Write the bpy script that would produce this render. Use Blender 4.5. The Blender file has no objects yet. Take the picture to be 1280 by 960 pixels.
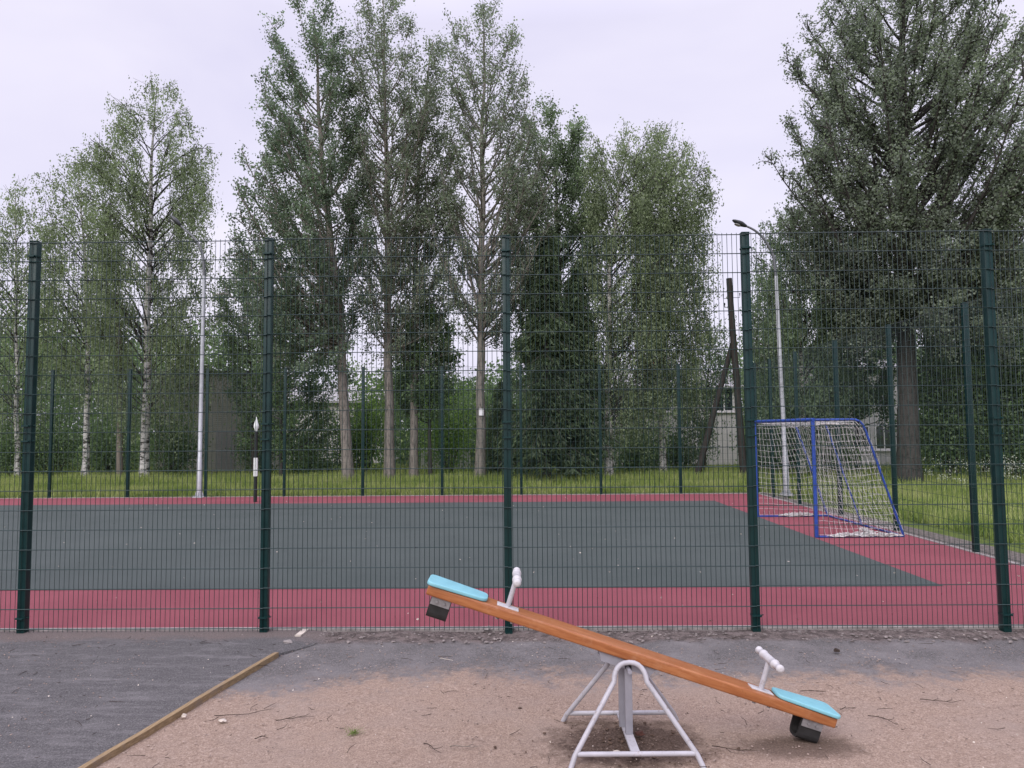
import bpy, bmesh, math, random
import numpy as np
from mathutils import Vector, Matrix, noise as mnoise

rnd = random.Random(7)
rng = np.random.default_rng(7)
S = bpy.context.scene
COL = S.collection

# ------------------------------------------------------------------ camera numbers (photo 1280x960)
F_PX, PITCH, ROLL, CAM_H = 903.4645, 0.063257, -0.00807, 2.0588
def at(px, py, Y=None, z=None):
    """world point seen at photo pixel (px,py), at depth Y or height z"""
    dx, dy = px - 640, py - 480
    cr, sr = math.cos(ROLL), math.sin(ROLL)
    x = cr*dx + sr*dy; y = -sr*dx + cr*dy
    d = (x, F_PX*math.cos(PITCH) + y*math.sin(PITCH), F_PX*math.sin(PITCH) - y*math.cos(PITCH))
    t = Y/d[1] if z is None else (z - CAM_H)/d[2]
    return Vector((d[0]*t, d[1]*t, d[2]*t + CAM_H))
# court frame: u along the near fence, v away from it
FX, FY, FA = -0.0532, 7.4959, -0.01549
LEN, CORNER = 15.40, 7.48
def fr(u, v, z=0.0):
    c, s = math.cos(FA), math.sin(FA)
    return Vector((FX + c*u - s*v, FY + s*u + c*v, z))

# ------------------------------------------------------------------ helpers
def tag(o, label=None, cat=None, group=None, kind=None):
    if label: o['label'] = label
    if cat: o['category'] = cat
    if group: o['group'] = group
    if kind: o['kind'] = kind
    return o
def empty(name, loc=(0, 0, 0), rz=0.0):
    o = bpy.data.objects.new(name, None); COL.objects.link(o)
    o.location = loc; o.rotation_euler = (0, 0, rz); o.empty_display_size = 0.2
    return o
class MB:
    """collects simple shapes into one mesh"""
    def __init__(s): s.v = []; s.f = []; s.sm = []
    def add(s, vs, fs, smooth=False):
        b = len(s.v); s.v += [tuple(p) for p in vs]
        for f in fs: s.f.append(tuple(i + b for i in f)); s.sm.append(smooth)
    def box(s, lo, hi, M=None):
        x0, y0, z0 = lo; x1, y1, z1 = hi
        vs = [Vector(p) for p in ((x0,y0,z0),(x1,y0,z0),(x1,y1,z0),(x0,y1,z0),(x0,y0,z1),(x1,y0,z1),(x1,y1,z1),(x0,y1,z1))]
        if M: vs = [M @ p for p in vs]
        s.add(vs, ((0,3,2,1),(4,5,6,7),(0,1,5,4),(1,2,6,5),(2,3,7,6),(3,0,4,7)))
    def tube(s, pts, rad, n=8, cap=True, smooth=True):
        pts = [Vector(p) for p in pts]
        if not hasattr(rad, '__len__'): rad = [rad]*len(pts)
        rings = []; prev = None
        for i, p in enumerate(pts):
            a = pts[max(i-1, 0)]; b = pts[min(i+1, len(pts)-1)]
            t = (b - a)
            if t.length < 1e-9: t = Vector((0, 0, 1))
            t.normalize()
            if prev is None:
                up = Vector((0, 0, 1)) if abs(t.z) < .9 else Vector((1, 0, 0))
                x = t.cross(up).normalized()
            else:
                x = (prev - t*prev.dot(t)).normalized()
            prev = x; y = t.cross(x)
            rings.append([p + (x*math.cos(2*math.pi*k/n) + y*math.sin(2*math.pi*k/n))*rad[i] for k in range(n)])
        vs = [p for r in rings for p in r]; fs = []
        for i in range(len(rings)-1):
            for k in range(n):
                k2 = (k+1) % n
                fs.append((i*n+k, i*n+k2, (i+1)*n+k2, (i+1)*n+k))
        s.add(vs, fs, smooth)
        if cap:
            s.add(rings[0], [tuple(reversed(range(n)))]); s.add(rings[-1], [tuple(range(n))])
    def prism(s, poly, z0, z1, M=None):
        n = len(poly)
        vs = [Vector((x, y, z0)) for x, y in poly] + [Vector((x, y, z1)) for x, y in poly]
        if M: vs = [M @ p for p in vs]
        fs = [tuple(reversed(range(n))), tuple(range(n, 2*n))] + [(i, (i+1) % n, n+(i+1) % n, n+i) for i in range(n)]
        s.add(vs, fs)
    def build(s, name, m, parent=None, bevel=0, seg=2):
        me = bpy.data.meshes.new(name); me.from_pydata(s.v, [], s.f); me.update()
        me.polygons.foreach_set('use_smooth', s.sm)
        me.materials.append(m)
        o = bpy.data.objects.new(name, me); COL.objects.link(o)
        if parent: o.parent = parent
        if bevel:
            bm = bmesh.new(); bm.from_mesh(me); bmesh.ops.remove_doubles(bm, verts=bm.verts, dist=1e-5)
            bmesh.ops.bevel(bm, geom=[e for e in bm.edges if len(e.link_faces) == 2 and e.calc_face_angle(0) > .5], offset=bevel, segments=seg, affect='EDGES', profile=.6)
            for f in bm.faces: f.smooth = True
            bm.to_mesh(me); bm.free()
            try: me.set_sharp_from_angle(angle=math.radians(40))
            except Exception: pass
        return o
def copy_tree(o, parent=None):
    c = o.copy(); COL.objects.link(c); c.parent = parent
    for ch in list(o.children): copy_tree(ch, c)
    return c

# ------------------------------------------------------------------ materials
class NT:
    def __init__(s, name):
        s.m = bpy.data.materials.new(name); s.m.use_nodes = True
        s.t = s.m.node_tree; s.b = s.t.nodes['Principled BSDF']
        s.out = s.t.nodes['Material Output']
    def n(s, typ, **kw):
        x = s.t.nodes.new(typ)
        for k, v in kw.items():
            if k in x.inputs: x.inputs[k].default_value = v
            else: setattr(x, k, v)
        return x
    def l(s, a, b): s.t.links.new(a, b)
    def coord(s, kind='Object'): return s.n('ShaderNodeTexCoord').outputs[kind]
    def noise(s, scale, detail=4, rough=.6, vec=None, out='Fac', dist=0):
        x = s.n('ShaderNodeTexNoise'); x.inputs['Scale'].default_value = scale; x.inputs['Detail'].default_value = detail
        x.inputs['Roughness'].default_value = rough; x.inputs['Distortion'].default_value = dist
        s.l(vec if vec is not None else s.coord(), x.inputs['Vector']); return x.outputs[out]
    def ramp(s, fac, stops, interp='LINEAR'):
        x = s.n('ShaderNodeValToRGB'); x.color_ramp.interpolation = interp
        while len(x.color_ramp.elements) < len(stops): x.color_ramp.elements.new(.5)
        for e, (p, c) in zip(x.color_ramp.elements, stops):
            e.position = p; e.color = (*c, 1) if hasattr(c, '__len__') else (c, c, c, 1)
        s.l(fac, x.inputs['Fac']); return x.outputs['Color']
    def mix(s, fac, a, b, mode='MIX'):
        x = s.n('ShaderNodeMix', data_type='RGBA', blend_type=mode)
        for sock, v in ((x.inputs[0], fac), (x.inputs[6], a), (x.inputs[7], b)):
            if hasattr(v, 'links') or hasattr(v, 'is_output'): s.l(v, sock)
            else: sock.default_value = (*v, 1) if hasattr(v, '__len__') else v
        return x.outputs[2]
    def math(s, op, a, b=None, clamp=False):
        x = s.n('ShaderNodeMath', operation=op, use_clamp=clamp)
        for sock, v in zip(x.inputs, (a, b)):
            if v is None: continue
            if hasattr(v, 'is_output'): s.l(v, sock)
            else: sock.default_value = v
        return x.outputs[0]
    def bump(s, h, dist=.01, strength=1.0):
        x = s.n('ShaderNodeBump'); x.inputs['Distance'].default_value = dist; x.inputs['Strength'].default_value = strength
        s.l(h, x.inputs['Height']); s.l(x.outputs['Normal'], s.b.inputs['Normal'])
    def col(s, c):
        if hasattr(c, 'is_output'): s.l(c, s.b.inputs['Base Color'])
        else: s.b.inputs['Base Color'].default_value = (*c, 1)
    def rough(s, r, spec=.5, metal=0):
        if hasattr(r, 'is_output'): s.l(r, s.b.inputs['Roughness'])
        else: s.b.inputs['Roughness'].default_value = r
        s.b.inputs['Specular IOR Level'].default_value = spec; s.b.inputs['Metallic'].default_value = metal

def paint(name, c, rough=.4, var=.15, scale=6, spec=.5, metal=0, dirt=None, bump=.0005):
    t = NT(name); n = t.noise(scale, 5)
    lo = tuple(x*(1-var) for x in c); hi = tuple(min(1, x*(1+var)) for x in c)
    col = t.ramp(n, [(.3, lo), (.7, hi)])
    if dirt:
        d = t.ramp(t.noise(scale*3, 6, .75), [(.56, 0), (.72, 1)])
        col = t.mix(d, col, dirt)
    t.col(col); t.rough(t.ramp(t.noise(scale*2, 3), [(.3, rough*.8), (.7, min(1, rough*1.25))]), spec, metal)
    if bump: t.bump(t.noise(90, 3), bump, .5)
    return t.m

def leaf_mat(name, c, var=.4, trans=.35, yellow=.0, spec=.35):
    t = NT(name)
    a = t.n('ShaderNodeAttribute', attribute_name='tint').outputs['Fac']
    c = tuple(x*2.0 for x in c)   # light is shared between reflection and transmission
    lo = tuple(x*(1-var) for x in c); hi = (c[0]*(1+var)+yellow, c[1]*(1+var), c[2]*(1+var*.6))
    col = t.ramp(a, [(0, lo), (1, hi)]); t.col(col); t.rough(.5, spec)
    tr = t.n('ShaderNodeBsdfTranslucent')
    t.l(t.mix(1.0, col, (1.0, 1.08, .78), 'MULTIPLY'), tr.inputs['Color'])
    ms = t.n('ShaderNodeMixShader'); ms.inputs[0].default_value = .5
    t.l(t.b.outputs[0], ms.inputs[1]); t.l(tr.outputs[0], ms.inputs[2]); t.l(ms.outputs[0], t.out.inputs['Surface'])
    return t.m

M = {}
M['green_steel'] = paint('green_powder_coated_steel', (.002, .024, .024), .4, .2, 5, .35, dirt=None)
M['wire'] = paint('green_coated_wire', (.005, .027, .024), .32, .1, 5, .55, bump=0)
M['clip'] = paint('zinc_clip', (.35, .37, .38), .35, .1, 20, .5, .8)
M['galv'] = paint('galvanised_steel', (.42, .435, .46), .5, .14, 9, .5, .35)
M['galv_backlit'] = paint('backlit_galvanised_arm', (.13, .135, .145), .5, .15, 9, .4, .3)  # galvanised steel again, darkened to paint in the arm's backlit shade
M['lamp_dark'] = paint('dark_lamp_housing', (.03, .033, .038), .45, .1)
M['lamp_glass'] = paint('lamp_lens', (.5, .5, .5), .2, .05)
M['goal_blue'] = paint('blue_goal_paint', (.018, .058, .29), .42, .25, 7, dirt=(.05, .09, .25))
M['net'] = paint('white_net_cord', (.56, .55, .54), .85, .2, 8, .15, bump=0)
M['black_paint'] = paint('black_paint', (.012, .012, .013), .4, .15)
M['white_paint'] = paint('white_paint', (.74, .76, .74), .45, .06, dirt=(.5, .5, .46))
M['frame_grey'] = paint('grey_seesaw_paint', (.40, .39, .42), .45, .12, 9, .4, dirt=(.20, .145, .11), bump=.0008)
M['post_grey'] = paint('darker_grey_seesaw_paint', (.27, .265, .30), .45, .09, 9, .45, dirt=(.27, .26, .27))
M['handle_white'] = paint('pale_handle_plastic', (.50, .485, .50), .45, .10, 12, dirt=(.45, .42, .40))
M['seat'] = paint('turquoise_plastic', (.20, .46, .525), .45, .05, 14, .45, dirt=(.16, .43, .48), bump=.0006)
M['rubber'] = paint('black_rubber', (.022, .021, .021), .75, .3, 25, .3, bump=.002)
M['bracket'] = paint('dull_bracket_steel', (.25, .24, .245), .5, .2, 20, .5, .4)
M['concrete'] = paint('pale_concrete', (.29, .262, .25), .9, .35, 12, .2, dirt=(.22, .2, .19), bump=.003)

def wood_board():
    t = NT('orange_varnished_wood'); c = t.coord()
    mp = t.n('ShaderNodeMapping'); mp.inputs['Scale'].default_value = (2.2, 26, 26); t.l(c, mp.inputs['Vector'])
    g = t.noise(2.2, 6, .65, mp.outputs['Vector'], dist=.6)
    col = t.ramp(g, [(.25, (.22, .062, .016)), (.5, (.33, .118, .040)), (.75, (.42, .170, .066))])
    w = t.ramp(t.noise(7, 7, .8), [(.54, 0), (.68, 1)])
    col = t.mix(t.math('MULTIPLY', w, .45), col, (.42, .21, .11))
    k = t.ramp(t.noise(11, 5, .75, dist=1.5), [(.62, 0), (.70, .7)]); col = t.mix(k, col, (.13, .038, .012))
    t.col(col); t.rough(.36, .5); t.bump(g, .0012, .6); return t.m
M['board'] = wood_board()
def old_wood(name, a, b):
    t = NT(name); mp = t.n('ShaderNodeMapping'); mp.inputs['Scale'].default_value = (14, 14, .9); t.l(t.coord(), mp.inputs['Vector'])
    g = t.noise(2.5, 6, .7, mp.outputs['Vector']); t.col(t.ramp(g, [(.3, a), (.7, b)])); t.rough(.85, .2); t.bump(g, .01, .7); return t.m
M['pole_wood'] = old_wood('weathered_pole_wood', (.10, .085, .07), (.24, .21, .18))
M['dark_wood'] = old_wood('dark_pole_wood', (.018, .016, .015), (.06, .052, .047))
def edging_wood():
    t = NT('yellow_pine_edging'); mp = t.n('ShaderNodeMapping'); mp.inputs['Scale'].default_value = (30, 1.5, 30); t.l(t.coord(), mp.inputs['Vector'])
    g = t.noise(3, 6, .7, mp.outputs['Vector'])
    col = t.ramp(g, [(.25, (.15, .105, .06)), (.55, (.29, .205, .115)), (.8, (.39, .295, .185))])
    d = t.ramp(t.noise(5, 5, .7), [(.5, 0), (.7, 1)])
    t.col(t.mix(d, col, (.20, .16, .13))); t.rough(.8, .2); t.bump(g, .004, .8); return t.m
M['edging'] = edging_wood()

def rubber_court(name, c, c2, speck, grain=1.0):
    t = NT(name); co = t.coord()
    big = t.noise(.55, 5, .6); fine = t.noise(170, 2, .7); mid = t.noise(38, 3, .7)
    col = t.ramp(fine, [(.32, tuple(x*.55 for x in c)), (.5, c), (.70, c2)])
    col = t.mix(t.ramp(mid, [(.35, 0), (.65, .35)]), col, tuple(x*.8 for x in c))
    col = t.mix(t.ramp(big, [(.35, 0), (.7, .45)]), col, c2)
    sp = t.ramp(t.noise(75, 2, .8), [(.69, 0), (.74, 1)])
    col = t.mix(t.math('MULTIPLY', sp, .55), col, speck)
    t.col(col); t.rough(.85, .25); t.bump(fine, .004, .8); return t.m
M['red_rubber'] = rubber_court('red_rubber_granulate', (.225, .056, .074), (.30, .088, .106), (.5, .36, .38))
M['grey_rubber'] = rubber_court('grey_rubber_granulate', (.060, .075, .071), (.088, .103, .099), (.33, .33, .33))

def ground_play():
    """sand that turns to grey crumbling asphalt towards the fence (local y = distance from fence, negative to camera)"""
    t = NT('playground_sand_and_asphalt'); co = t.coord()
    sep = t.n('ShaderNodeSeparateXYZ'); t.l(co, sep.inputs[0]); X, Y = sep.outputs[0], sep.outputs[1]
    fine = t.noise(85, 5, .85); mid = t.noise(26, 6, .75); big = t.noise(1.6, 5, .65); huge = t.noise(.5, 4, .6)
    sand = t.ramp(fine, [(.33, (.10, .068, .054)), (.45, (.278, .201, .154)), (.56, (.405, .308, .246)), (.68, (.58, .48, .43))])
    sand = t.mix(t.ramp(mid, [(.38, .55), (.60, 0)]), sand, (.22, .155, .122))
    sand = t.mix(t.ramp(big, [(.45, 0), (.75, .5)]), sand, (.29, .235, .205))
    asp = t.ramp(fine, [(.34, (.045, .041, .042)), (.48, (.138, .130, .127)), (.60, (.226, .213, .209)), (.70, (.46, .44, .445))])
    asp = t.mix(t.ramp(mid, [(.40, .45), (.62, 0)]), asp, (.07, .064, .068))
    asp = t.mix(t.ramp(big, [(.42, 0), (.72, .6)]), asp, (.26, .24, .24))
    soil = t.ramp(fine, [(.3, (.07, .055, .05)), (.55, (.19, .155, .145)), (.75, (.38, .33, .31))])
    soil = t.mix(t.ramp(t.noise(9, 6, .75), [(.42, .8), (.56, 0)]), soil, (.055, .045, .042))
    # asphalt where y > -1.35 + noise ; sand further out
    lean = t.math('MULTIPLY', t.math('SUBTRACT', t.math('MULTIPLY', X, -1.0), 1.0), .34)
    lean = t.math('MAXIMUM', lean, 0.0)
    lim = t.math('ADD', t.math('MULTIPLY', t.math('SUBTRACT', big, .5), 1.1), t.math('MULTIPLY', t.math('SUBTRACT', t.noise(7, 7, .8), .5), 1.7))
    e = t.math('ADD', t.math('ADD', t.math('ADD', Y, 1.28), lim), lean)
    e = t.math('ADD', e, t.math('MULTIPLY', t.math('SUBTRACT', fine, .5), 1.5))
    fa = t.ramp(t.math('ADD', t.math('MULTIPLY', e, 2.0), .5, True), [(0, 0), (1, 1)], 'EASE')
    col = t.mix(fa, sand, asp)
    e2 = t.math('ADD', t.math('ADD', Y, .30), t.math('MULTIPLY', t.math('SUBTRACT', t.noise(2.4, 5, .7), .5), .55))
    fs = t.ramp(t.math('ADD', t.math('MULTIPLY', e2, 7), .5, True), [(0, 0), (1, 1)])
    col = t.mix(fs, col, soil)
    # worn soil under the frame; contact shadow painted in there and by low seat
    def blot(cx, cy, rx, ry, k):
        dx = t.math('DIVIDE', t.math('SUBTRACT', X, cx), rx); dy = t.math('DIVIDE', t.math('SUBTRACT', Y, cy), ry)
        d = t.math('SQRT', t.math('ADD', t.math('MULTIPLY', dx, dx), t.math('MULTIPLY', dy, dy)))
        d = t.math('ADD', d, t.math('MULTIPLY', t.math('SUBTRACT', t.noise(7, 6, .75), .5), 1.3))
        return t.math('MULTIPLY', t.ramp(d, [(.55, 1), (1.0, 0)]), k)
    humus_shade = t.ramp(t.noise(70, 4, .75), [(.3, (.034, .023, .018)), (.55, (.105, .073, .058)), (.78, (.25, .19, .155))])
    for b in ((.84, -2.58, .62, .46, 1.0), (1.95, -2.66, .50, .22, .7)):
        col = t.mix(blot(*b), col, humus_shade)
    t.col(col); t.rough(.95, .15)
    h = t.math('ADD', t.math('MULTIPLY', fine, .45), mid); t.bump(h, .012, .9); return t.m
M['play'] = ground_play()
def asphalt_path():
    t = NT('dark_grey_asphalt'); fine = t.noise(85, 5, .85); mid = t.noise(24, 6, .75); big = t.noise(1.1, 5, .65)
    mp = t.n('ShaderNodeMapping'); mp.inputs['Scale'].default_value = (1.2, 5, 1); t.l(t.coord(), mp.inputs['Vector'])
    col = t.ramp(fine, [(.34, (.036, .034, .036)), (.48, (.106, .101, .101)), (.60, (.182, .174, .174)), (.70, (.42, .41, .415))])
    col = t.mix(t.ramp(mid, [(.40, .4), (.6, 0)]), col, (.05, .047, .052))
    pale = t.ramp(t.noise(1.6, 6, .7, mp.outputs['Vector']), [(.48, 0), (.72, .45)])
    col = t.mix(pale, col, (.25, .236, .238))
    sep = t.n('ShaderNodeSeparateXYZ'); t.l(t.coord(), sep.inputs[0])
    e2 = t.math('ADD', t.math('ADD', sep.outputs[1], .26), t.math('MULTIPLY', t.math('SUBTRACT', t.noise(2.4, 5, .7), .5), .5))
    soil = t.ramp(fine, [(.3, (.06, .048, .044)), (.55, (.17, .14, .132)), (.75, (.36, .31, .295))])
    col = t.mix(t.ramp(t.math('ADD', t.math('MULTIPLY', e2, 6), .5, True), [(0, 0), (1, 1)]), col, soil)
    t.col(col); t.rough(.92, .2); t.bump(t.math('ADD', t.math('MULTIPLY', fine, .5), mid), .010, .9); return t.m
M['path'] = asphalt_path()
def earth(name, a, b, scale=3):
    t = NT(name); t.col(t.ramp(t.noise(scale, 7, .7), [(.3, a), (.7, b)])); t.rough(.95, .1); t.bump(t.noise(scale*8, 4), .03, .7); return t.m
M['turf'] = earth('turf_soil', (.07, .10, .026), (.15, .19, .05), 2)
M['strip'] = earth('gravel_verge', (.10, .085, .075), (.28, .25, .225), 14)
M['rubble'] = paint('dirty_rubble', (.20, .175, .165), .9, .45, 4, .15, bump=0)
M['pebble'] = paint('pebble_stone', (.29, .225, .19), .85, .5, 3, .2, bump=0)
M['clod'] = paint('soil_clod', (.10, .068, .052), .95, .4, 5, .1, bump=0)
M['pale_flower'] = paint('cream_flower', (.52, .54, .46), .8, .15, 9, .2, bump=0)
M['petal'] = paint('white_petals', (.72, .70, .68), .8, .1, 5, .2, bump=0)
M['twig'] = paint('dark_twig', (.045, .032, .026), .85, .4, 10, .2)
M['dry_leaf'] = paint('dry_leaf', (.075, .030, .022), .7, .4, 10, .3)
M['pale_litter'] = paint('pale_litter', (.52, .46, .40), .8, .3, 10, .2)

def grass_mat():
    t = NT('meadow_grass'); a = t.n('ShaderNodeAttribute', attribute_name='tint').outputs['Fac']
    col = t.ramp(a, [(0, (.17, .25, .055)), (.5, (.32, .40, .11)), (1, (.52, .54, .24))]); t.col(col); t.rough(.6, .25)
    tr = t.n('ShaderNodeBsdfTranslucent'); t.l(col, tr.inputs['Color'])
    ms = t.n('ShaderNodeMixShader'); ms.inputs[0].default_value = .5
    t.l(t.b.outputs[0], ms.inputs[1]); t.l(tr.outputs[0], ms.inputs[2]); t.l(ms.outputs[0], t.out.inputs['Surface']); return t.m
M['grass'] = grass_mat()
M['aspen_leaf'] = leaf_mat('aspen_leaf', (.098, .120, .098), .5, .38, .006, .55)
M['aspen_leaf2'] = leaf_mat('aspen_leaf_darker', (.080, .110, .084), .5, .36, .004, .5)
M['poplar_leaf'] = leaf_mat('poplar_leaf', (.100, .120, .102), .5, .38, .004, .55)
M['birch_leaf'] = leaf_mat('birch_leaf', (.108, .136, .090), .5, .40, .010, .45)
M['green_leaf'] = leaf_mat('lush_leaf', (.088, .120, .084), .5, .38, .008, .4)
M['bush_leaf'] = leaf_mat('bush_leaf', (.070, .106, .058), .55, .36, .008, .4)
M['light_leaf'] = leaf_mat('light_bush_leaf', (.10, .16, .045), .4, .4, .015, .3)
M['needle'] = leaf_mat('spruce_needles', (.046, .066, .040), .5, .15, .004, .3)

def bark(name, base, dark, white=False):
    t = NT(name); mp = t.n('ShaderNodeMapping'); t.l(t.coord(), mp.inputs['Vector'])
    if white:
        mp.inputs['Scale'].default_value = (2.2, 2.2, 5)
        n = t.noise(1.6, 6, .75, mp.outputs['Vector']); n2 = t.noise(9, 4, .7, mp.outputs['Vector'])
        col = t.ramp(n, [(.44, dark), (.50, tuple(x*.8 for x in base)), (.7, base)])
        col = t.mix(t.ramp(n2, [(.60, 0), (.68, .85)]), col, dark)
    else:
        mp.inputs['Scale'].default_value = (7, 7, 1.6)
        n = t.noise(2.2, 7, .7, mp.outputs['Vector'])
        col = t.ramp(n, [(.32, dark), (.5, base), (.75, tuple(min(1, x*1.35) for x in base))])
    t.col(col); t.rough(.9, .15); t.bump(n, .03, .8); return t.m
M['birch_bark'] = bark('birch_bark', (.62, .60, .58), (.05, .045, .04), True)
M['aspen_bark'] = bark('aspen_bark', (.19, .175, .155), (.055, .050, .045))
M['aspen_low'] = bark('pale_aspen_bark', (.215, .192, .170), (.05, .045, .04))
M['dark_bark'] = bark('dark_bark', (.062, .057, .053), (.014, .013, .012))

def wall_mat(name, c, lines=0, kind='Z'):
    t = NT(name); n = t.noise(2, 6, .7); col = t.ramp(n, [(.3, tuple(x*.82 for x in c)), (.7, c)])
    if lines:
        w = t.n('ShaderNodeTexWave', wave_type='BANDS', bands_direction=kind, wave_profile='SAW'); w.inputs['Scale'].default_value = lines
        t.l(t.coord(), w.inputs['Vector']); t.bump(w.outputs['Fac'], .03, .8)
        col = t.mix(t.ramp(w.outputs['Fac'], [(0, 1), (.12, 0)]), col, tuple(x*.5 for x in c))
    t.col(col); t.rough(.85, .2); return t.m
M['house_white'] = wall_mat('white_render', (.66, .63, .62))
M['house_plank'] = wall_mat('white_planks', (.62, .60, .60), 2.6, 'X')
M['shed_wall'] = wall_mat('grey_silicate_brick', (.47, .45, .435), 3.2)
M['roof_grey'] = wall_mat('pale_slate_roof', (.42, .41, .42), 3, 'X')
M['roof_dark'] = paint('dark_felt_roof', (.06, .055, .055), .9, .2, 3)
M['trim'] = paint('white_trim', (.72, .70, .70), .6, .06)
def glass():
    t = NT('window_glass'); t.col((.03, .035, .04)); t.rough(.06, .7); return t.m
M['glass'] = glass()
M['brick'] = paint('brick_chimney', (.26, .11, .08), .9, .3, 8)
M['paper'] = paint('white_paper', (.75, .75, .77), .8, .05)
M['wire_black'] = paint('black_cable', (.015, .015, .016), .6, .1)

# ------------------------------------------------------------------ the setting
def sheet(name, pts, z, m, parent=None):
    me = bpy.data.meshes.new(name); me.from_pydata([(p[0], p[1], z) for p in pts], [], [tuple(range(len(pts)))]); me.update()
    me.materials.append(m); o = bpy.data.objects.new(name, me); COL.objects.link(o); tag(o, kind='structure'); return o
def court_sheet(name, pts, z, m):
    o = sheet(name, pts, z, m); o.location = (FX, FY, 0); o.rotation_euler = (0, 0, FA); return o
sheet('ground', [(-600, -200), (600, -200), (600, 1200), (-600, 1200)], -.06, M['turf'])
# playground sheet, gently uneven
def playground():
    xs = np.arange(-14, 14.01, .08); ys = np.concatenate([np.arange(-12, -5, .4), np.arange(-5, .081, .05)])
    v = []; f = []
    for y in ys:
        for x in xs:
            amp = .017 if y < -.5 else .022
            z = mnoise.noise((x*1.3, y*1.3, 0))*amp*.8 + mnoise.noise((x*5, y*5, 3))*amp*.4 + mnoise.noise((x*9, y*9, 7))*amp*.2
            if y > -.25: z += (.25+y)*.02*(1+mnoise.noise((x*4, 1, 2)))
            v.append((x, y, z - .004))
    n = len(xs)
    for j in range(len(ys)-1):
        for i in range(n-1):
            a = j*n+i; f.append((a, a+1, a+n+1, a+n))
    me = bpy.data.meshes.new('playground'); me.from_pydata(v, [], f); me.update(); me.polygons.foreach_set('use_smooth', [True]*len(f))
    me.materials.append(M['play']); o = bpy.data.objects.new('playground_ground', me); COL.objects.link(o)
    o.location = (FX, FY, 0); o.rotation_euler = (0, 0, FA); tag(o, kind='structure')
playground()
# asphalt path left of the wooden edging
e0 = at(345, 818, z=.02); e1 = at(112, 958, z=.02); ed = (e1 - e0)
far_e = e0 - ed.normalized()*.62
def loc(p): d = p - Vector((FX, FY, 0)); c, s = math.cos(FA), math.sin(FA); return (c*d.x + s*d.y, -s*d.x + c*d.y)
pa, pb = loc(far_e), loc(e0 + ed*4)
pe = loc(e0); pk = (pe[0]+.10, .04)
ap = court_sheet('asphalt_path', [pb, pe, pk, (-16, .04), (-16, pb[1])], .022, M['path'])
bm = bmesh.new(); bm.from_mesh(ap.data)
q = [bm.verts.new(v) for v in ((pe[0], pe[1], .022), (pe[0]+.06, pe[1]+.07, -.03), (pk[0]+.42, .04, -.03), (pk[0], .04, .022))]; bm.faces.new(q)
bm.to_mesh(ap.data); bm.free()
# court: red run-off all round, grey field, pale kerb
G0, G1, GX = 2.0055, 13.18, 5.54
court_sheet('court_red_surface', [(-22, .13), (CORNER-.06, .13), (CORNER-.06, LEN-.08), (-22, LEN-.08)], .012, M['red_rubber'])
court_sheet('court_grey_field', [(-22, G0), (GX, G0), (GX, G1), (-22, G1)], .016, M['grey_rubber'])
kb = MB(); kb.box((-22, .05, -.05), (CORNER+.04, .13, .030)); kb.box((CORNER-.06, .1305, -.05), (CORNER+.02, LEN, .024)); kb.box((-22, LEN-.08, -.05), (CORNER-.0605, LEN, .022))
k = kb.build('court_kerb', M['concrete']); k.location = (FX, FY, 0); k.rotation_euler = (0, 0, FA); tag(k, kind='structure')
court_sheet('gravel_verge', [(CORNER+.03, -1.5), (CORNER+1.0, -1.5), (CORNER+.65, 8), (CORNER+.4, LEN+.6), (-22, LEN+.45), (-22, LEN+.003), (CORNER+.03, LEN+.003)], -.012, M['strip'])

# ------------------------------------------------------------------ fences
def panel_mesh(w, rows, z0, z1, g=1.0):
    mb = MB(); r = .0030*g
    n = int(round(w/.05)); 
    for i in range(n+1):
        x = w*i/n
        mb.tube([(x, 0, z0), (x, 0, z1)], r, 4, True, False)
    for z in rows:
        for y in (-.0058, .0058): mb.tube([(0, y, z), (w, y, z)], .0036*g, 4, True, False)
    return mb
LOW = [.07+.2*k for k in range(10)]; UPP = [.07+.2*k for k in range(10, 21)]
PAN = {}
def panel(w, which, parent, g=.55):
    key = (round(w, 3), which, g)
    if key not in PAN:
        mb = panel_mesh(w, LOW, .04, 2.05, g) if which == 'low' else panel_mesh(w, UPP, 2.055, 4.088, g)
        o = mb.build('mesh_panel', M['wire'], parent); PAN[key] = o.data; return o
    o = bpy.data.objects.new('mesh_panel', PAN[key]); COL.objects.link(o); o.parent = parent; return o
def post_mesh(h=4.095):
    mb = MB(); mb.box((-.04, -.04, -.35), (.04, .04, h-.012)); mb.box((-.044, -.044, h-.012), (.044, .044, h+.006)); return mb
P_ME = None; C_ME = {}
def post(x, y, parent, clips=(), rz=0):
    global P_ME
    if P_ME is None:
        p = post_mesh().build('post', M['green_steel'], parent, bevel=.008); P_ME = p.data
    else:
        p = bpy.data.objects.new('post', P_ME); COL.objects.link(p); p.parent = parent
    p.location = (x, y, 0); p.rotation_euler = (0, 0, rz)
    for z in clips:
        if 'clip' not in C_ME:
            mb = MB(); mb.box((-.046, -.060, -.008), (.046, -.041, .008)); mb.box((-.0462, -.058, -.008), (-.0405, .03, .008)); mb.box((.0405, -.058, -.008), (.0462, .03, .008))
            mb.tube([(.030, -.075, 0), (.030, -.058, 0)], .009, 6); mb.tube([(.052, -.02, 0), (.075, -.02, .004)], .006, 5)
            c = mb.build('clamp', M['green_steel'], p); C_ME['clip'] = c.data
        else:
            c = bpy.data.objects.new('clamp', C_ME['clip']); COL.objects.link(c); c.parent = p
        c.location = (0, 0, z)
    return p
CL = (.17, 1.98, 2.14, 3.93)
fence = empty('mesh_fence', (FX, FY, 0), FA)
tag(fence, 'tall dark green wire mesh fence nearest the viewer, right behind the seesaw', 'fence', 'fences round the court')
us = [2.5*k for k in range(-7, 4)]; us[-1] = CORNER
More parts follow.
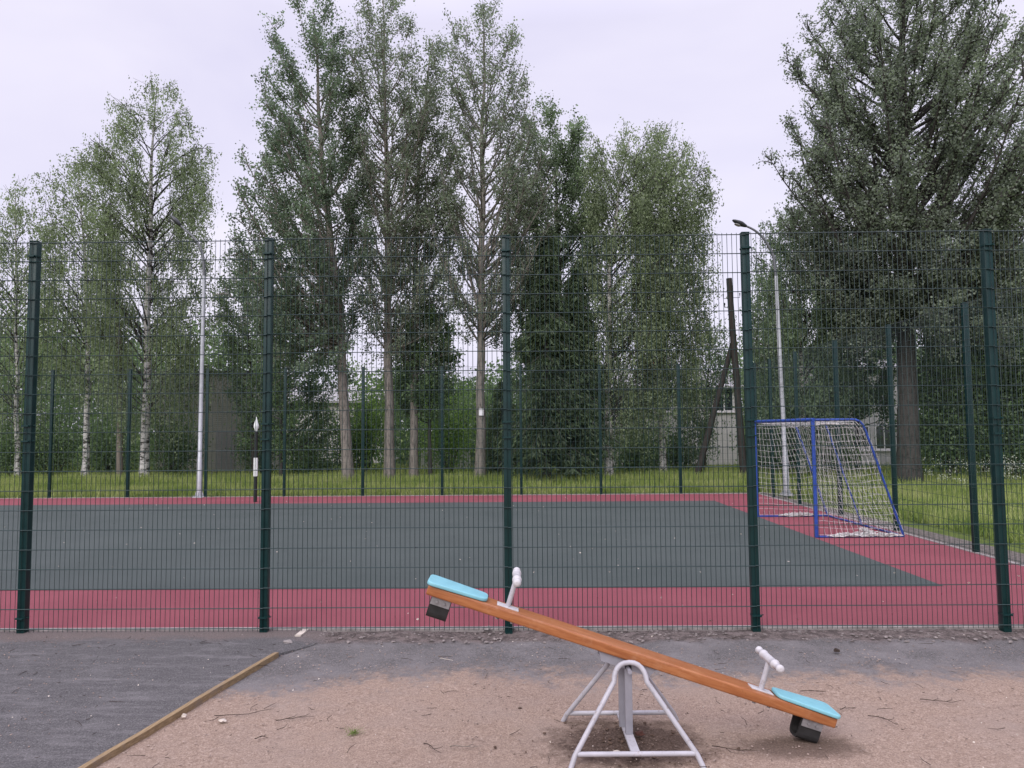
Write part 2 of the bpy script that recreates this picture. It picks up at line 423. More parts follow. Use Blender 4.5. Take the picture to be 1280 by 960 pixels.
for i, u in enumerate(us):
    post(u, 0, fence, CL if -10 < u < 7 else ())
    if i:
        for w in ('low', 'upp'):
            pn = panel(us[i]-us[i-1], w, fence, 1.0); pn.location = (us[i-1], -.052, .0 + rnd.uniform(-.006, .006))
backf = empty('mesh_fence', fr(0, LEN), FA)
tag(backf, 'dark green mesh fence along the far side of the court before the grass', 'fence', 'fences round the court')
us = [-14.916-2.5*2 + 2.5*k for k in range(0, 12)]; us[-1] = CORNER
for i, u in enumerate(us):
    if i < len(us)-1: post(u, 0, backf)
    if i:
        for w in ('low', 'upp'): panel(us[i]-us[i-1], w, backf).location = (us[i-1], -.052, 0)
sidef = empty('mesh_fence', fr(CORNER, 0), FA + math.pi/2)
tag(sidef, 'dark green mesh fence along the right side of the court, behind the goal', 'fence', 'fences round the court')
vs = [0, 1.985, 4.485, 6.985, 9.485, 11.985, 14.0, LEN]
for i, v in enumerate(vs):
    if i: post(v, 0, sidef)
    if i:
        for w in ('low', 'upp'): panel(vs[i]-vs[i-1], w, sidef).location = (vs[i-1], .052, 0)

# ------------------------------------------------------------------ wooden edging
ax = ed.normalized(); side = Vector((-ax.y, ax.x, 0))
eg = MB(); w2 = .024
pts = []
NSEG = 24
L_ed = (ed*3.2).length
for i in range(NSEG+1):
    s = L_ed*i/NSEG; j = rnd.uniform(-.004, .004)
    c0 = e0 + ax*s; z = .045 + rnd.uniform(-.003, .003)
    pts.append([c0 + side*(w2+j) + Vector((0, 0, -.10-c0.z)), c0 + side*(w2+j) + Vector((0, 0, z-c0.z)), c0 - side*(w2-j) + Vector((0, 0, z-.004-c0.z)), c0 - side*(w2-j) + Vector((0, 0, -.10-c0.z))])
flat = [p for r in pts for p in r]; fs = []
for i in range(NSEG):
    for k in range(3): fs.append((i*4+k, i*4+k+1, i*4+k+5, i*4+k+4))
fs += [(3, 2, 1, 0), (NSEG*4, NSEG*4+1, NSEG*4+2, NSEG*4+3)]
mid_e = (e0 + e1)/2; mid_e.z = 0
eg.add([p - mid_e for p in flat], fs)
o = eg.build('board_edging', M['edging']); o.location = mid_e
tag(o, 'weathered yellow timber edging between the grey path and the sandy ground', 'edging')
stub = MB(); p0 = at(372, 796, z=.02); p1 = at(382, 788, z=.02); d = (p1-p0).normalized(); q = Vector((-d.y, d.x, 0))*.03
stub.add([(-q), q, q+(p1-p0), -q+(p1-p0), -q+Vector((0, 0, .03)), q+Vector((0, 0, .03)), q+(p1-p0)+Vector((0, 0, .03)), -q+(p1-p0)+Vector((0, 0, .03))], ((0,3,2,1),(4,5,6,7),(0,1,5,4),(1,2,6,5),(2,3,7,6),(3,0,4,7)))
o = stub.build('plank_stub', M['pale_litter']); o.location = (p0.x, p0.y, .005); tag(o, 'short pale plank end lying against the kerb beyond the timber edging', 'plank')

# ------------------------------------------------------------------ seesaw
def seesaw():
    YC = 4.92; PX = .745
    root = empty('seesaw', (PX, YC, 0)); tag(root, 'orange wooden seesaw with turquoise seats on a grey tubular frame, left end up', 'seesaw')
    ang = -math.atan2(.88, 2.66)
    cx, cz = (-.58+2.08)/2 - PX, (.985+.105)/2
    BM = Matrix.Translation((cx, 0, cz)) @ Matrix.Rotation(-ang, 4, 'Y')      # local x along board, z normal, origin at bottom centre
    bm_inv = BM
    hl = 2.80/2; T = .066; hw = .10
    def part(mb, name, m, bevel=0, parent=root, seg=2):
        o = mb.build(name, m, parent, bevel, seg); return o
    b = MB(); b.box((-hl, -hw, 0), (hl, hw, T)); o = part(b, 'plank', M['board'], .012, seg=3); o.matrix_local = BM
    plank = o
    # seats: rounded trapezoid
    def seat(sgn):
        mb = MB(); poly = []
        L0, L1 = (hl-.40), (hl+.015)
        corners = [(L0, -.085, .05), (L1, -.13, .055), (L1, .13, .055), (L0, .085, .05)]
        n = len(corners)
        for i, (x, y, r) in enumerate(corners):
            px, py, _ = corners[i-1]; nx, ny, _ = corners[(i+1) % n]
            a = Vector((px-x, py-y)).normalized(); c = Vector((nx-x, ny-y)).normalized(); p = Vector((x, y))
            A, B = p + a*r, p + c*r
            for k in range(7):
                t = k/6; poly.append(((1-t)**2*A + 2*t*(1-t)*p + t*t*B)[:])
        poly = [(x*sgn, y) for x, y in poly]
        if sgn < 0: poly = poly[::-1]
        mb.prism(poly, T+.002, T+.027)
        s = part(mb, 'seat', M['seat'], .009, seg=3); s.matrix_local = BM; return s
    seat(-1); seat(1)
    # handles
    def handle(xl, up):
        # xl along board; stem leans slightly
        hb = MB(); hb.box((xl-.075, -.045, T), (xl+.075, .045, T+.006)); base = part(hb, 'handle_base', M['handle_white'], .002); base.matrix_local = BM
        foot = BM @ Vector((xl, 0, T+.004)); top = foot + Vector((.062, 0, .195))
        st = MB(); st.tube([foot, foot.lerp(top, .5), top], [.017, .0165, .016], 12); part(st, 'handle_stem', M['frame_grey'])
        gr = MB()
        prof = [(-.215, .008), (-.212, .018), (-.200, .0225), (-.186, .0215), (-.178, .0165), (-.12, .0165), (-.115, .0255), (-.100, .0265), (-.094, .022), (-.04, .0225), (.04, .0225), (.094, .022), (.100, .0265), (.115, .0255), (.12, .0165), (.178, .0165), (.186, .0215), (.200, .0225), (.212, .018), (.215, .008)]
        gr.tube([top + Vector((0, y, 0)) for y, r in prof], [r*1.18 for y, r in prof], 16)
        part(gr, 'handle_grip', M['handle_white'])
    handle(-hl+.545, 1); handle(hl-.49, 1)
    for xl in (-hl+.495, -hl+.595, hl-.54, hl-.44):
        for yb in (-.07, .07):
            bo = MB(); bo.tube([(xl, yb, .0), (xl, yb, -.012)], .011, 6); q = part(bo, 'bolt', M['bracket']); q.matrix_local = BM
    # rubber buffers cut from tyre, hung by bolted steel straps
    def buffer(x0, x1):
        bk = MB()
        for y in (-.078, .070): bk.box((x0, y, -.052), (x1, y+.008, .0))
        bk.box((x0, -.07, -.006), (x1, .07, -.0005))
        for xb in (x0+.04, x1-.04):
            bk.tube([(xb, -.090, -.026), (xb, -.078, -.026)], [.008, .011], 8)
        o = part(bk, 'buffer_bracket', M['bracket']); o.matrix_local = BM
        rb = MB(); n = 10; out = []; inn = []
        for k in range(n+1):
            a = math.pi*k/n
            sc = lambda q: math.copysign(abs(q)**.55, q)
            out.append((-.068*sc(math.cos(a)), -.062 - .085*sc(math.sin(a)))); inn.append((-.052*sc(math.cos(a)), -.062 - .069*sc(math.sin(a))))
        out = [(-.068, -.012)] + out + [(.068, -.012)]; inn = [(-.052, -.012)] + inn + [(.052, -.012)]
        nn = len(out); e = .004
        vsx = [(x0-e, y, z) for y, z in out] + [(x1+e, y, z) for y, z in out] + [(x0-e, y, z) for y, z in inn] + [(x1+e, y, z) for y, z in inn]
        fsx = []
        for k in range(nn-1):
            fsx += [(k, k+1, nn+k+1, nn+k), (2*nn+k+1, 2*nn+k, 3*nn+k, 3*nn+k+1), (k+1, k, 2*nn+k, 2*nn+k+1), (nn+k, nn+k+1, 3*nn+k+1, 3*nn+k)]
        fsx += [(0, nn, 3*nn, 2*nn), (nn-1, 3*nn-1, 4*nn-1, 2*nn-1)]
        rb.add(vsx, fsx); o = part(rb, 'rubber_buffer', M['rubber']); o.matrix_local = BM
    buffer(-hl+.045, -hl+.175); buffer(hl-.205, hl-.070)
    # pivot housing under plank
    pv = MB()
    for y in (-.075, .067):
        poly = [(-.20, 0), (.20, 0), (.165, -.058), (-.165, -.058)]
        vsx = [(x, y, z-.001) for x, z in poly] + [(x, y+.008, z-.001) for x, z in poly]
        pv.add(vsx, ((0,1,2,3),(7,6,5,4),(0,4,5,1),(1,5,6,2),(2,6,7,3),(3,7,4,0)))
    pv.box((-.165, -.067, -.058), (.165, .067, -.052))
    xo = (0 - cx)/math.cos(ang)
    o = part(pv, 'pivot_plate', M['post_grey']); o.matrix_local = BM @ Matrix.Translation((xo, 0, 0))
    ax_ = MB(); ax_.tube([(0, -.16, .495), (0, .16, .495)], .014, 12); part(ax_, 'axle', M['post_grey'])
    # A-frames
    for sgn, yb, yt in ((-1, -.365, -.115), (1, .335, .115)):
        zt = .560; w = .415; r = .0165
        P = lambda x, z: Vector((x, yb + (yt-yb)*(z/zt), z))
        pts = [P(-w, -.03)]
        for k in range(8): pts.append(P(-w + (w-.105)*(k+1)/8, .44*(k+1)/8))
        for k in range(1, 12):
            a = math.pi*(1 - k/12); sx = math.copysign(abs(math.cos(a))**.85, math.cos(a)); pts.append(P(sx*.105, .44 + .105*math.sin(a)))
        for k in range(8): pts.append(P(w - (w-.105)*(1-(k)/8), .44*(1-(k)/8)))
        pts.append(P(w, -.03))
        mb = MB(); mb.tube(pts, r, 12); part(mb, 'support_arch', M['frame_grey'])
        z = .062; xs_ = w - (w-.105)*z/.44
        mb = MB(); mb.tube([P(-xs_+.012, z), P(xs_-.012, z)], .0155, 12); part(mb, 'foot_bar', M['frame_grey'])
    cb = MB(); cb.box((-.028, -.315, .052), (.028, .285, .070)); part(cb, 'centre_bar', M['frame_grey'], .002)
    for y0, nm in ((-.075, 'upright'), (.045, 'upright')):
        up = MB(); up.box((-.045 if y0 > 0 else -.022, y0, .0705), (.012 if y0 > 0 else .026, y0+.028, .535)); part(up, nm, M['post_grey'], .003)
seesaw()

# ------------------------------------------------------------------ goal
def goal():
    g1 = at(1021, 673, z=0); g2 = at(947, 647, z=0)
    ex = (g2 - g1); W = ex.length; exn = ex.normalized(); back = Vector((exn.y, -exn.x, 0))
    if back.x < 0: back = -back
    root = empty('football_goal', g1, 0); tag(root, 'blue metal football goal with a sagging white net by the right side of the court', 'goal')
    H, TD, BD = 2.20, .92, 1.62
    P = lambda a, b, z: exn*a + back*b + Vector((0, 0, z))
    r = .038
    for a in (0, W):
        mb = MB(); mb.tube([P(a, 0, 0.02), P(a, 0, H)], .034, 10); mb.build('goal_post', M['goal_blue'], root)
    mb = MB(); mb.tube([P(-.042, 0, H), P(W+.042, 0, H)], .036, 10); mb.build('crossbar', M['goal_blue'], root)
    for a in (0, W, W*.5):
        pts = [P(a, .04 if a != W*.5 else TD-.08, H)]
        if a != W*.5: pts += [P(a, TD-.16, H)]
        pts += [P(a, TD-.05, H-.025), P(a, TD+.02, H-.10), P(a, TD+.07, H-.22), P(a, BD, .03)]
        mb = MB(); mb.tube(pts, .022 if a != W*.5 else .019, 8); mb.build('rear_stay', M['goal_blue'], root)
    for a in (0, W):
        mb = MB(); mb.tube([P(a, .03, .03), P(a, BD, .03)], .022, 8); mb.build('side_ground_bar', M['goal_blue'], root)
    mb = MB(); mb.tube([P(0, BD, .03), P(W, BD, .03)], .022, 8); mb.build('rear_ground_bar', M['goal_blue'], root)
    mb = MB(); mb.tube([P(0, TD-.1, H), P(W, TD-.1, H)], .02, 8); mb.build('top_rear_bar', M['goal_blue'], root)
    # net strands
    net = MB(); R2 = random.Random(3)
    def bd(z): return TD-.1 if z > H-.1 else TD + .02 + (BD-TD)*(1 - z/(H-.1))
    def grid(fn, nu, nv):
        pg = [[fn(i/nu, j/nv) for j in range(nv+1)] for i in range(nu+1)]
        for i in range(nu+1): net.tube(pg[i], .0030, 3, False, False)
        for j in range(nv+1): net.tube([pg[i][j] for i in range(nu+1)], .0030, 3, False, False)
    def wob(p, k=.02): return p + Vector((mnoise.noise(p*1.7)*k*2 + R2.uniform(-1, 1)*k*.3, mnoise.noise(p*1.9+Vector((9, 0, 0)))*k*2, mnoise.noise(p*2.1+Vector((0, 7, 0)))*k*2 + R2.uniform(-1, 1)*k*.3))
    def sidef(a):
        def f(s, t):
            z = .06 + (H-.08)*t; b = bd(z)*s
            sag = math.sin(math.pi*s)*math.sin(math.pi*t)
            return wob(P(a + (.16*sag if a == 0 else -.12*sag), b + .03, z - .05*sag), .018)
        return f
    grid(sidef(0), 14, 17); grid(sidef(W), 14, 17)
    def backf_(s, t):
        z = .06 + (H-.10)*t; sag = math.sin(math.pi*s)*math.sin(math.pi*t)
        return wob(P(W*s, bd(z)-.03 - .14*sag, z - .06*sag), .02)
    grid(backf_, 25, 17)
    def topf(s, t):
        sag = math.sin(math.pi*s)*math.sin(math.pi*t)
        return wob(P(W*s, .04 + (TD-.16)*t, H - .03 - .09*sag), .015)
    grid(topf, 25, 6)
    # loose net bunched on the ground bars and along the crossbar
    def bunch(pa, pb, n, rad, zz, cnt):
        for k in range(cnt):
            pts = []; off = R2.uniform(0, 9)
            for i in range(n+1):
                t = i/n; p = pa.lerp(pb, t)
                env = math.sin(math.pi*min(1, max(0, t)))**.6
                pts.append(p + Vector((mnoise.noise((t*9+off, k*3.1, 0))*rad*env, mnoise.noise((t*9+off, k*3.1, 5))*rad*env, zz + abs(mnoise.noise((t*11+off, k*2.7, 9)))*rad*.9*env)))
            net.tube(pts, .006, 3, False, False)
    bunch(P(0, .15, 0), P(0, BD+.02, 0), 26, .16, .03, 34)
    bunch(P(W, .45, 0), P(W, 1.35, 0), 18, .17, .03, 30)
    bunch(P(W*.35, BD-.25, 0), P(.1, BD-.5, 0), 16, .15, .02, 14)
    bunch(P(0.05, .03, H-.09), P(W-.05, .03, H-.09), 40, .05, .0, 12)
    bunch(P(0.02, .06, H-.09), P(.02, TD-.1, H-.09), 16, .05, .0, 8)
    net.build('net', M['net'], root)
goal()

# ------------------------------------------------------------------ striped pole
def striped():
    p = at(319, 628, z=0); root = empty('striped_pole', p); tag(root, 'slim pole with black and white bands and a pointed white tip on the court', 'pole')
    def seg(name, prof, m):
        mb = MB(); mb.tube([(0, 0, z) for z, r in prof], [r for z, r in prof], 12); mb.build(name, m, root)
    seg('lower_sleeve', [(0.016, .052), (.76, .052)], M['black_paint'])
    seg('white_band', [(.761, .062), (1.30, .062)], M['white_paint'])
    seg('upper_sleeve', [(1.301, .052), (2.06, .050)], M['black_paint'])
    seg('pointed_tip', [(2.061, .035), (2.13, .045), (2.20, .075), (2.26, .07), (2.38, .038), (2.50, .006)], M['white_paint'])
striped()

# ------------------------------------------------------------------ street lamps
def lamp(px, py, toppx, arc, label, Y=None):
    p = at(px, py, z=0); root = empty('street_lamp', p); tag(root, label, 'street lamp', 'street lamps beyond the court')
    def W(q): v = at(q[0], q[1], Y=p.y) - p; return Vector((v.x, 0, v.z))
    top = W(toppx)
    mb = MB(); mb.tube([Vector((0, 0, -.05)), Vector((0, 0, 1.2)), Vector((0, 0, 1.22)), Vector((top.x*.5, 0, top.z*.5)), top], [.092, .088, .075, .066, .05], 12); mb.build('pole', M['galv'], root)
    mb = MB(); mb.box((-.17, -.17, -.01), (.17, .17, .02))
    for a in (-.13, .13):
        for b in (-.13, .13): mb.tube([(a, b, .02), (a, b, .07)], .016, 6)
    for k in range(4):
        d = Vector((math.cos(k*math.pi/2), math.sin(k*math.pi/2), 0)); e = Vector((-d.y, d.x, 0))*.006
        mb.add([d*.085-e, d*.16-e, d*.088-e+Vector((0, 0, .22)), d*.085+e, d*.16+e, d*.088+e+Vector((0, 0, .22))], ((0,1,2),(5,4,3),(0,3,4,1),(1,4,5,2),(2,5,3,0)))
    mb.build('base_plate', M['galv'], root)
    pts = [top] + [W(q) for q in arc]
    # smooth arm
    sm = []
    for i in range(len(pts)-1):
        a, b = pts[i], pts[i+1]; pa = pts[i-1] if i else a - (b-a); pb = pts[i+2] if i+2 < len(pts) else b + (b-a)
        for k in range(6):
            t = k/6; sm.append(.5*((2*a) + (b-pa)*t + (2*pa-5*a+4*b-pb)*t*t + (3*a-pa-3*b+pb)*t**3))
    sm.append(pts[-1])
    mb = MB(); mb.tube(sm, [.045 - .015*i/len(sm) for i in range(len(sm))], 10); mb.build('arm', M['galv_backlit'], root)
    d = (pts[-1]-pts[-2]).normalized(); e = pts[-1]; L = .40
    mb = MB()
    up = Vector((0, 0, 1)); n = (up - d*up.dot(d)).normalized()
    prof = [(-.08, .045, .04), (.0, .07, .062), (.09, .12, .078), (.2, .125, .07), (.32, .10, .045), (L-.01, .05, .02)]
    rings = []
    for s, w, h in prof:
        rings.append([e + d*s + Vector((0, math.cos(a)*w, 0)) + n*(math.sin(a)*h) for a in [2*math.pi*k/12 for k in range(12)]])
    vsx = [q for r in rings for q in r]; fsx = []
    for i in range(len(rings)-1):
        for k in range(12): fsx.append((i*12+k, i*12+(k+1) % 12, (i+1)*12+(k+1) % 12, (i+1)*12+k))
    fsx += [tuple(reversed(range(12))), tuple(range(len(vsx)-12, len(vsx)))]
    mb.add(vsx, fsx, True); hd = mb.build('lamp_head', M['lamp_dark'], root)
    mb = MB(); rr = [e + d*.19 + Vector((0, math.cos(a)*.10, 0)) + d*(math.sin(a)*.10) - n*.078 for a in [2*math.pi*k/14 for k in range(14)]]
    mb.add(rr + [q - n*.01 for q in rr], [tuple(range(14)), tuple(reversed(range(14, 28)))] + [(k, 14+k, 14+(k+1) % 14, (k+1) % 14) for k in range(14)]); mb.build('lens', M['lamp_glass'], hd)
lamp(983, 619, (970, 345), [(967, 322), (962.5, 311), (955, 299), (948, 291.5), (940, 286), (930, 281.5)], 'grey street lamp with a curved arm rising behind the blue goal')
lamp(249, 622, (255, 345), [(254, 322), (249.5, 308), (242.5, 297.5), (232, 288), (224, 280)], 'grey street lamp with a curved arm in front of the grey shed')

# ------------------------------------------------------------------ wooden poles
def wpole(pa, pb, Y, r0, r1, name, label, m, group=None):
    a = at(*pa, Y=Y); b = at(*pb, Y=Y); base = Vector((a.x, a.y, 0)); a.z = -.3
    root = empty(name, base); tag(root, label, 'pole')
    mb = MB(); n = 8; pts = [a.lerp(b, i/n) - base + Vector((rnd.uniform(-.015, .015), 0, 0)) for i in range(n+1)]
    mb.tube(pts, [r0 + (r1-r0)*i/n for i in range(n+1)], 10); mb.build('shaft', m, root)
    return root, base, b
r_, _, _ = wpole((150, 603), (148.5, 405), 30.8, .135, .10, 'utility_pole', 'weathered grey brown wooden pole between two white birch trunks', M['pole_wood'])
mb = MB(); mb.box((-.14, -.14, -.02), (.14, .14, .04)); q = mb.build('pole_cap', M['pole_wood'], r_); q.location = at(148.5, 405, Y=30.8) - r_.location
r_, b_, t_ = wpole((931, 602), (911, 348), 29.0, .15, .115, 'utility_pole', 'dark leaning wooden utility pole with a slanting brace near the white house', M['dark_wood'])
mb = MB(); a = at(868, 592, Y=29.6); a.z = -.2; b = at(917, 424, Y=29.25); mb.tube([a-b_, (a+b)/2-b_, b-b_], [.13, .115, .095], 10); mb.build('brace', M['dark_wood'], r_)
for (px, py, dx) in ((905, 373, -.35), (908, 372, .32), (904, 384, -.3)):
    c = at(914, py, Y=29.0) - b_; mb = MB(); mb.tube([c, c + Vector((dx, -.1, -.02)), c + Vector((dx, -.1, .16))], [.012, .012, .03], 6); mb.build('insulator_hook', M['lamp_dark'], r_)

# ------------------------------------------------------------------ buildings
def house(name, label, pxl, pxr, py_eave, Y, depth, wallm, roofm, rise, windows, overhang=.35, chimney=None, rz=0, flat=False):
    a = at(pxl, py_eave, Y=Y); b = at(pxr, py_eave, Y=Y); Wd = b.x-a.x; Hh = (a.z+b.z)/2
    root = empty(name, (a.x, Y, -.05), rz); tag(root, label, 'building', 'buildings behind the trees')
    mb = MB(); mb.box((0, 0, 0), (Wd, depth, Hh))
    if not flat:
        for x in (0, Wd): pass
    mb.build('wall', wallm, root)
    rf = MB(); o = overhang
    if flat:
        rf.box((-o, -o, Hh+.003), (Wd+o, depth+o, Hh+.22))
    else:
        th = .14
        prof = [(-o, Hh+.003-.0), (depth/2, Hh+rise), (depth+o, Hh+.003), (depth+o, Hh+th), (depth/2, Hh+rise+th), (-o, Hh+th)]
        vsx = [(-o, y, z) for y, z in prof] + [(Wd+o, y, z) for y, z in prof]; n = 6
        rf.add(vsx, [tuple(range(5, -1, -1)), tuple(range(6, 12))] + [(k, (k+1) % n, n+(k+1) % n, n+k) for k in range(n)])
        gb = MB()
        gb.add([(.01, .05, Hh), (.01, depth-.05, Hh), (.01, depth/2, Hh+rise-.03), (Wd-.01, .05, Hh), (Wd-.01, depth-.05, Hh), (Wd-.01, depth/2, Hh+rise-.03)], ((0,1,2),(5,4,3),(0,3,4,1),(1,4,5,2),(2,5,3,0)))
        gb.build('gable', wallm, root)
    R = rf.build('roof', roofm, root)
    if chimney:
        for cx in chimney:
            mb = MB(); mb.box((cx-.3, depth*.45, Hh+rise*.6), (cx+.3, depth*.6, Hh+rise+.9)); mb.build('chimney', M['brick'], R)
    for (x, z, w, h) in windows:
        mb = MB(); t = .09
        mb.box((x-w/2, -.05, z), (x-w/2+t, .02, z+h)); mb.box((x+w/2-t, -.05, z), (x+w/2, .02, z+h)); mb.box((x-w/2+t, -.05, z), (x+w/2-t, .02, z+t)); mb.box((x-w/2+t, -.05, z+h-t), (x+w/2-t, .02, z+h)); mb.box((x-.04, -.045, z+t), (x+.04, .02, z+h-t))
        mb.box((x-w/2-.06, -.12, z-.06), (x+w/2+.06, .02, z-.002))
        f = mb.build('window', M['trim'], root)
        mb = MB(); mb.box((x-w/2+t, -.022, z+t), (x-.04, -.010, z+h-t)); mb.box((x+.04, -.022, z+t), (x+w/2-t, -.010, z+h-t)); mb.build('pane', M['glass'], f)
    return root, Wd, Hh
a = at(770, 484, Y=42); 
def wx(px, Y, pxl): return at(px, 540, Y=Y).x - at(pxl, 540, Y=Y).x
house('white_house', 'two storey white house with a pale roof behind the leaning dark pole', 765, 921, 486, 42, 9, M['house_white'], M['roof_grey'], 1.3,
      [(wx(px, 42, 765), z, 1.15, 1.5) for px, z in ((905, 3.05), (828, 3.05), (790, 3.05), (790, .75))], chimney=(3.2,))
house('white_house', 'white house glimpsed low behind the leftmost pale aspen trunk', 335, 478, 503, 48, 8, M['house_white'], M['roof_grey'], 1.2,
      [(wx(px, 48, 335), 2.9, 1.1, 1.2) for px in (360, 452)])
house('plank_house', 'white planked house glimpsed behind the right end of the goal', 1058, 1122, 462, 41, 8, M['house_plank'], M['roof_grey'], 1.4,
      [(wx(px, 41, 1058), z, 1.1, 1.4) for px in (1072, 1102) for z in (.8, 3.2)])
r, Wd, Hh = house('grey_shed', 'grey brick shed with a flat dark roof behind the left street lamp', 196, 318, 468, 36.5, 5, M['shed_wall'], M['roof_dark'], 0, [], .12, flat=True)
mb = MB(); mb.box((Wd*.62, -.04, .1), (Wd*.62+.95, -.002, 2.15)); d = mb.build('door', M['bracket'], r)
mb = MB(); mb.tube([(Wd*.62+.83, -.09, 1.05), (Wd*.62+.83, -.04, 1.05)], .025, 8); mb.build('handle', M['lamp_dark'], d)
# low pale fence board seen between trunks
mb = MB()
for k in range(22): mb.box((k*.12, 0, .05), (k*.12+.095, .02, 1.15 + .03*(k % 2)))
mb.box((0, .0205, .3), (2.64, .05, .38)); mb.box((0, .0205, .85), (2.64, .05, .93))
o = mb.build('picket_fence', M['trim']); o.location = at(526, 560, Y=38).xy.to_3d(); tag(o, 'short white picket fence glimpsed between the aspen trunks', 'fence')

# ------------------------------------------------------------------ leaves
def leaf_mesh(name, P, D, Lg, Wd, tint, m, parent=None, fold=0.0):
    """rhombus leaves: P centres, D long axes"""
    n = len(P)
    R = rng.normal(size=(n, 3)); Sx = np.cross(D, R); Sx /= (np.linalg.norm(Sx, axis=1, keepdims=True)+1e-9)
    Lg = np.broadcast_to(np.asarray(Lg, float), (n,))[:, None]; Wd = np.broadcast_to(np.asarray(Wd, float), (n,))[:, None]
    V = np.empty((n, 4, 3)); V[:, 0] = P - D*Lg*.5; V[:, 1] = P + Sx*Wd*.5 + D*Lg*.05; V[:, 2] = P + D*Lg*.5; V[:, 3] = P - Sx*Wd*.5 + D*Lg*.05
    me = bpy.data.meshes.new(name)
    me.vertices.add(n*4); me.vertices.foreach_set('co', V.astype(np.float32).ravel())
    me.loops.add(n*4); me.loops.foreach_set('vertex_index', np.arange(n*4, dtype=np.int32))
    me.polygons.add(n); me.polygons.foreach_set('loop_start', np.arange(0, n*4, 4, dtype=np.int32))
    try: me.polygons.foreach_set('loop_total', np.full(n, 4, dtype=np.int32))
    except Exception: pass
    at_ = me.attributes.new('tint', 'FLOAT', 'FACE'); at_.data.foreach_set('value', np.clip(tint, 0, 1).astype(np.float32))
    me.materials.append(m); me.update(calc_edges=True)
    o = bpy.data.objects.new(name, me); COL.objects.link(o)
    if parent: o.parent = parent
    return o
def unit(a): return a/(np.linalg.norm(a, axis=-1, keepdims=True)+1e-9)

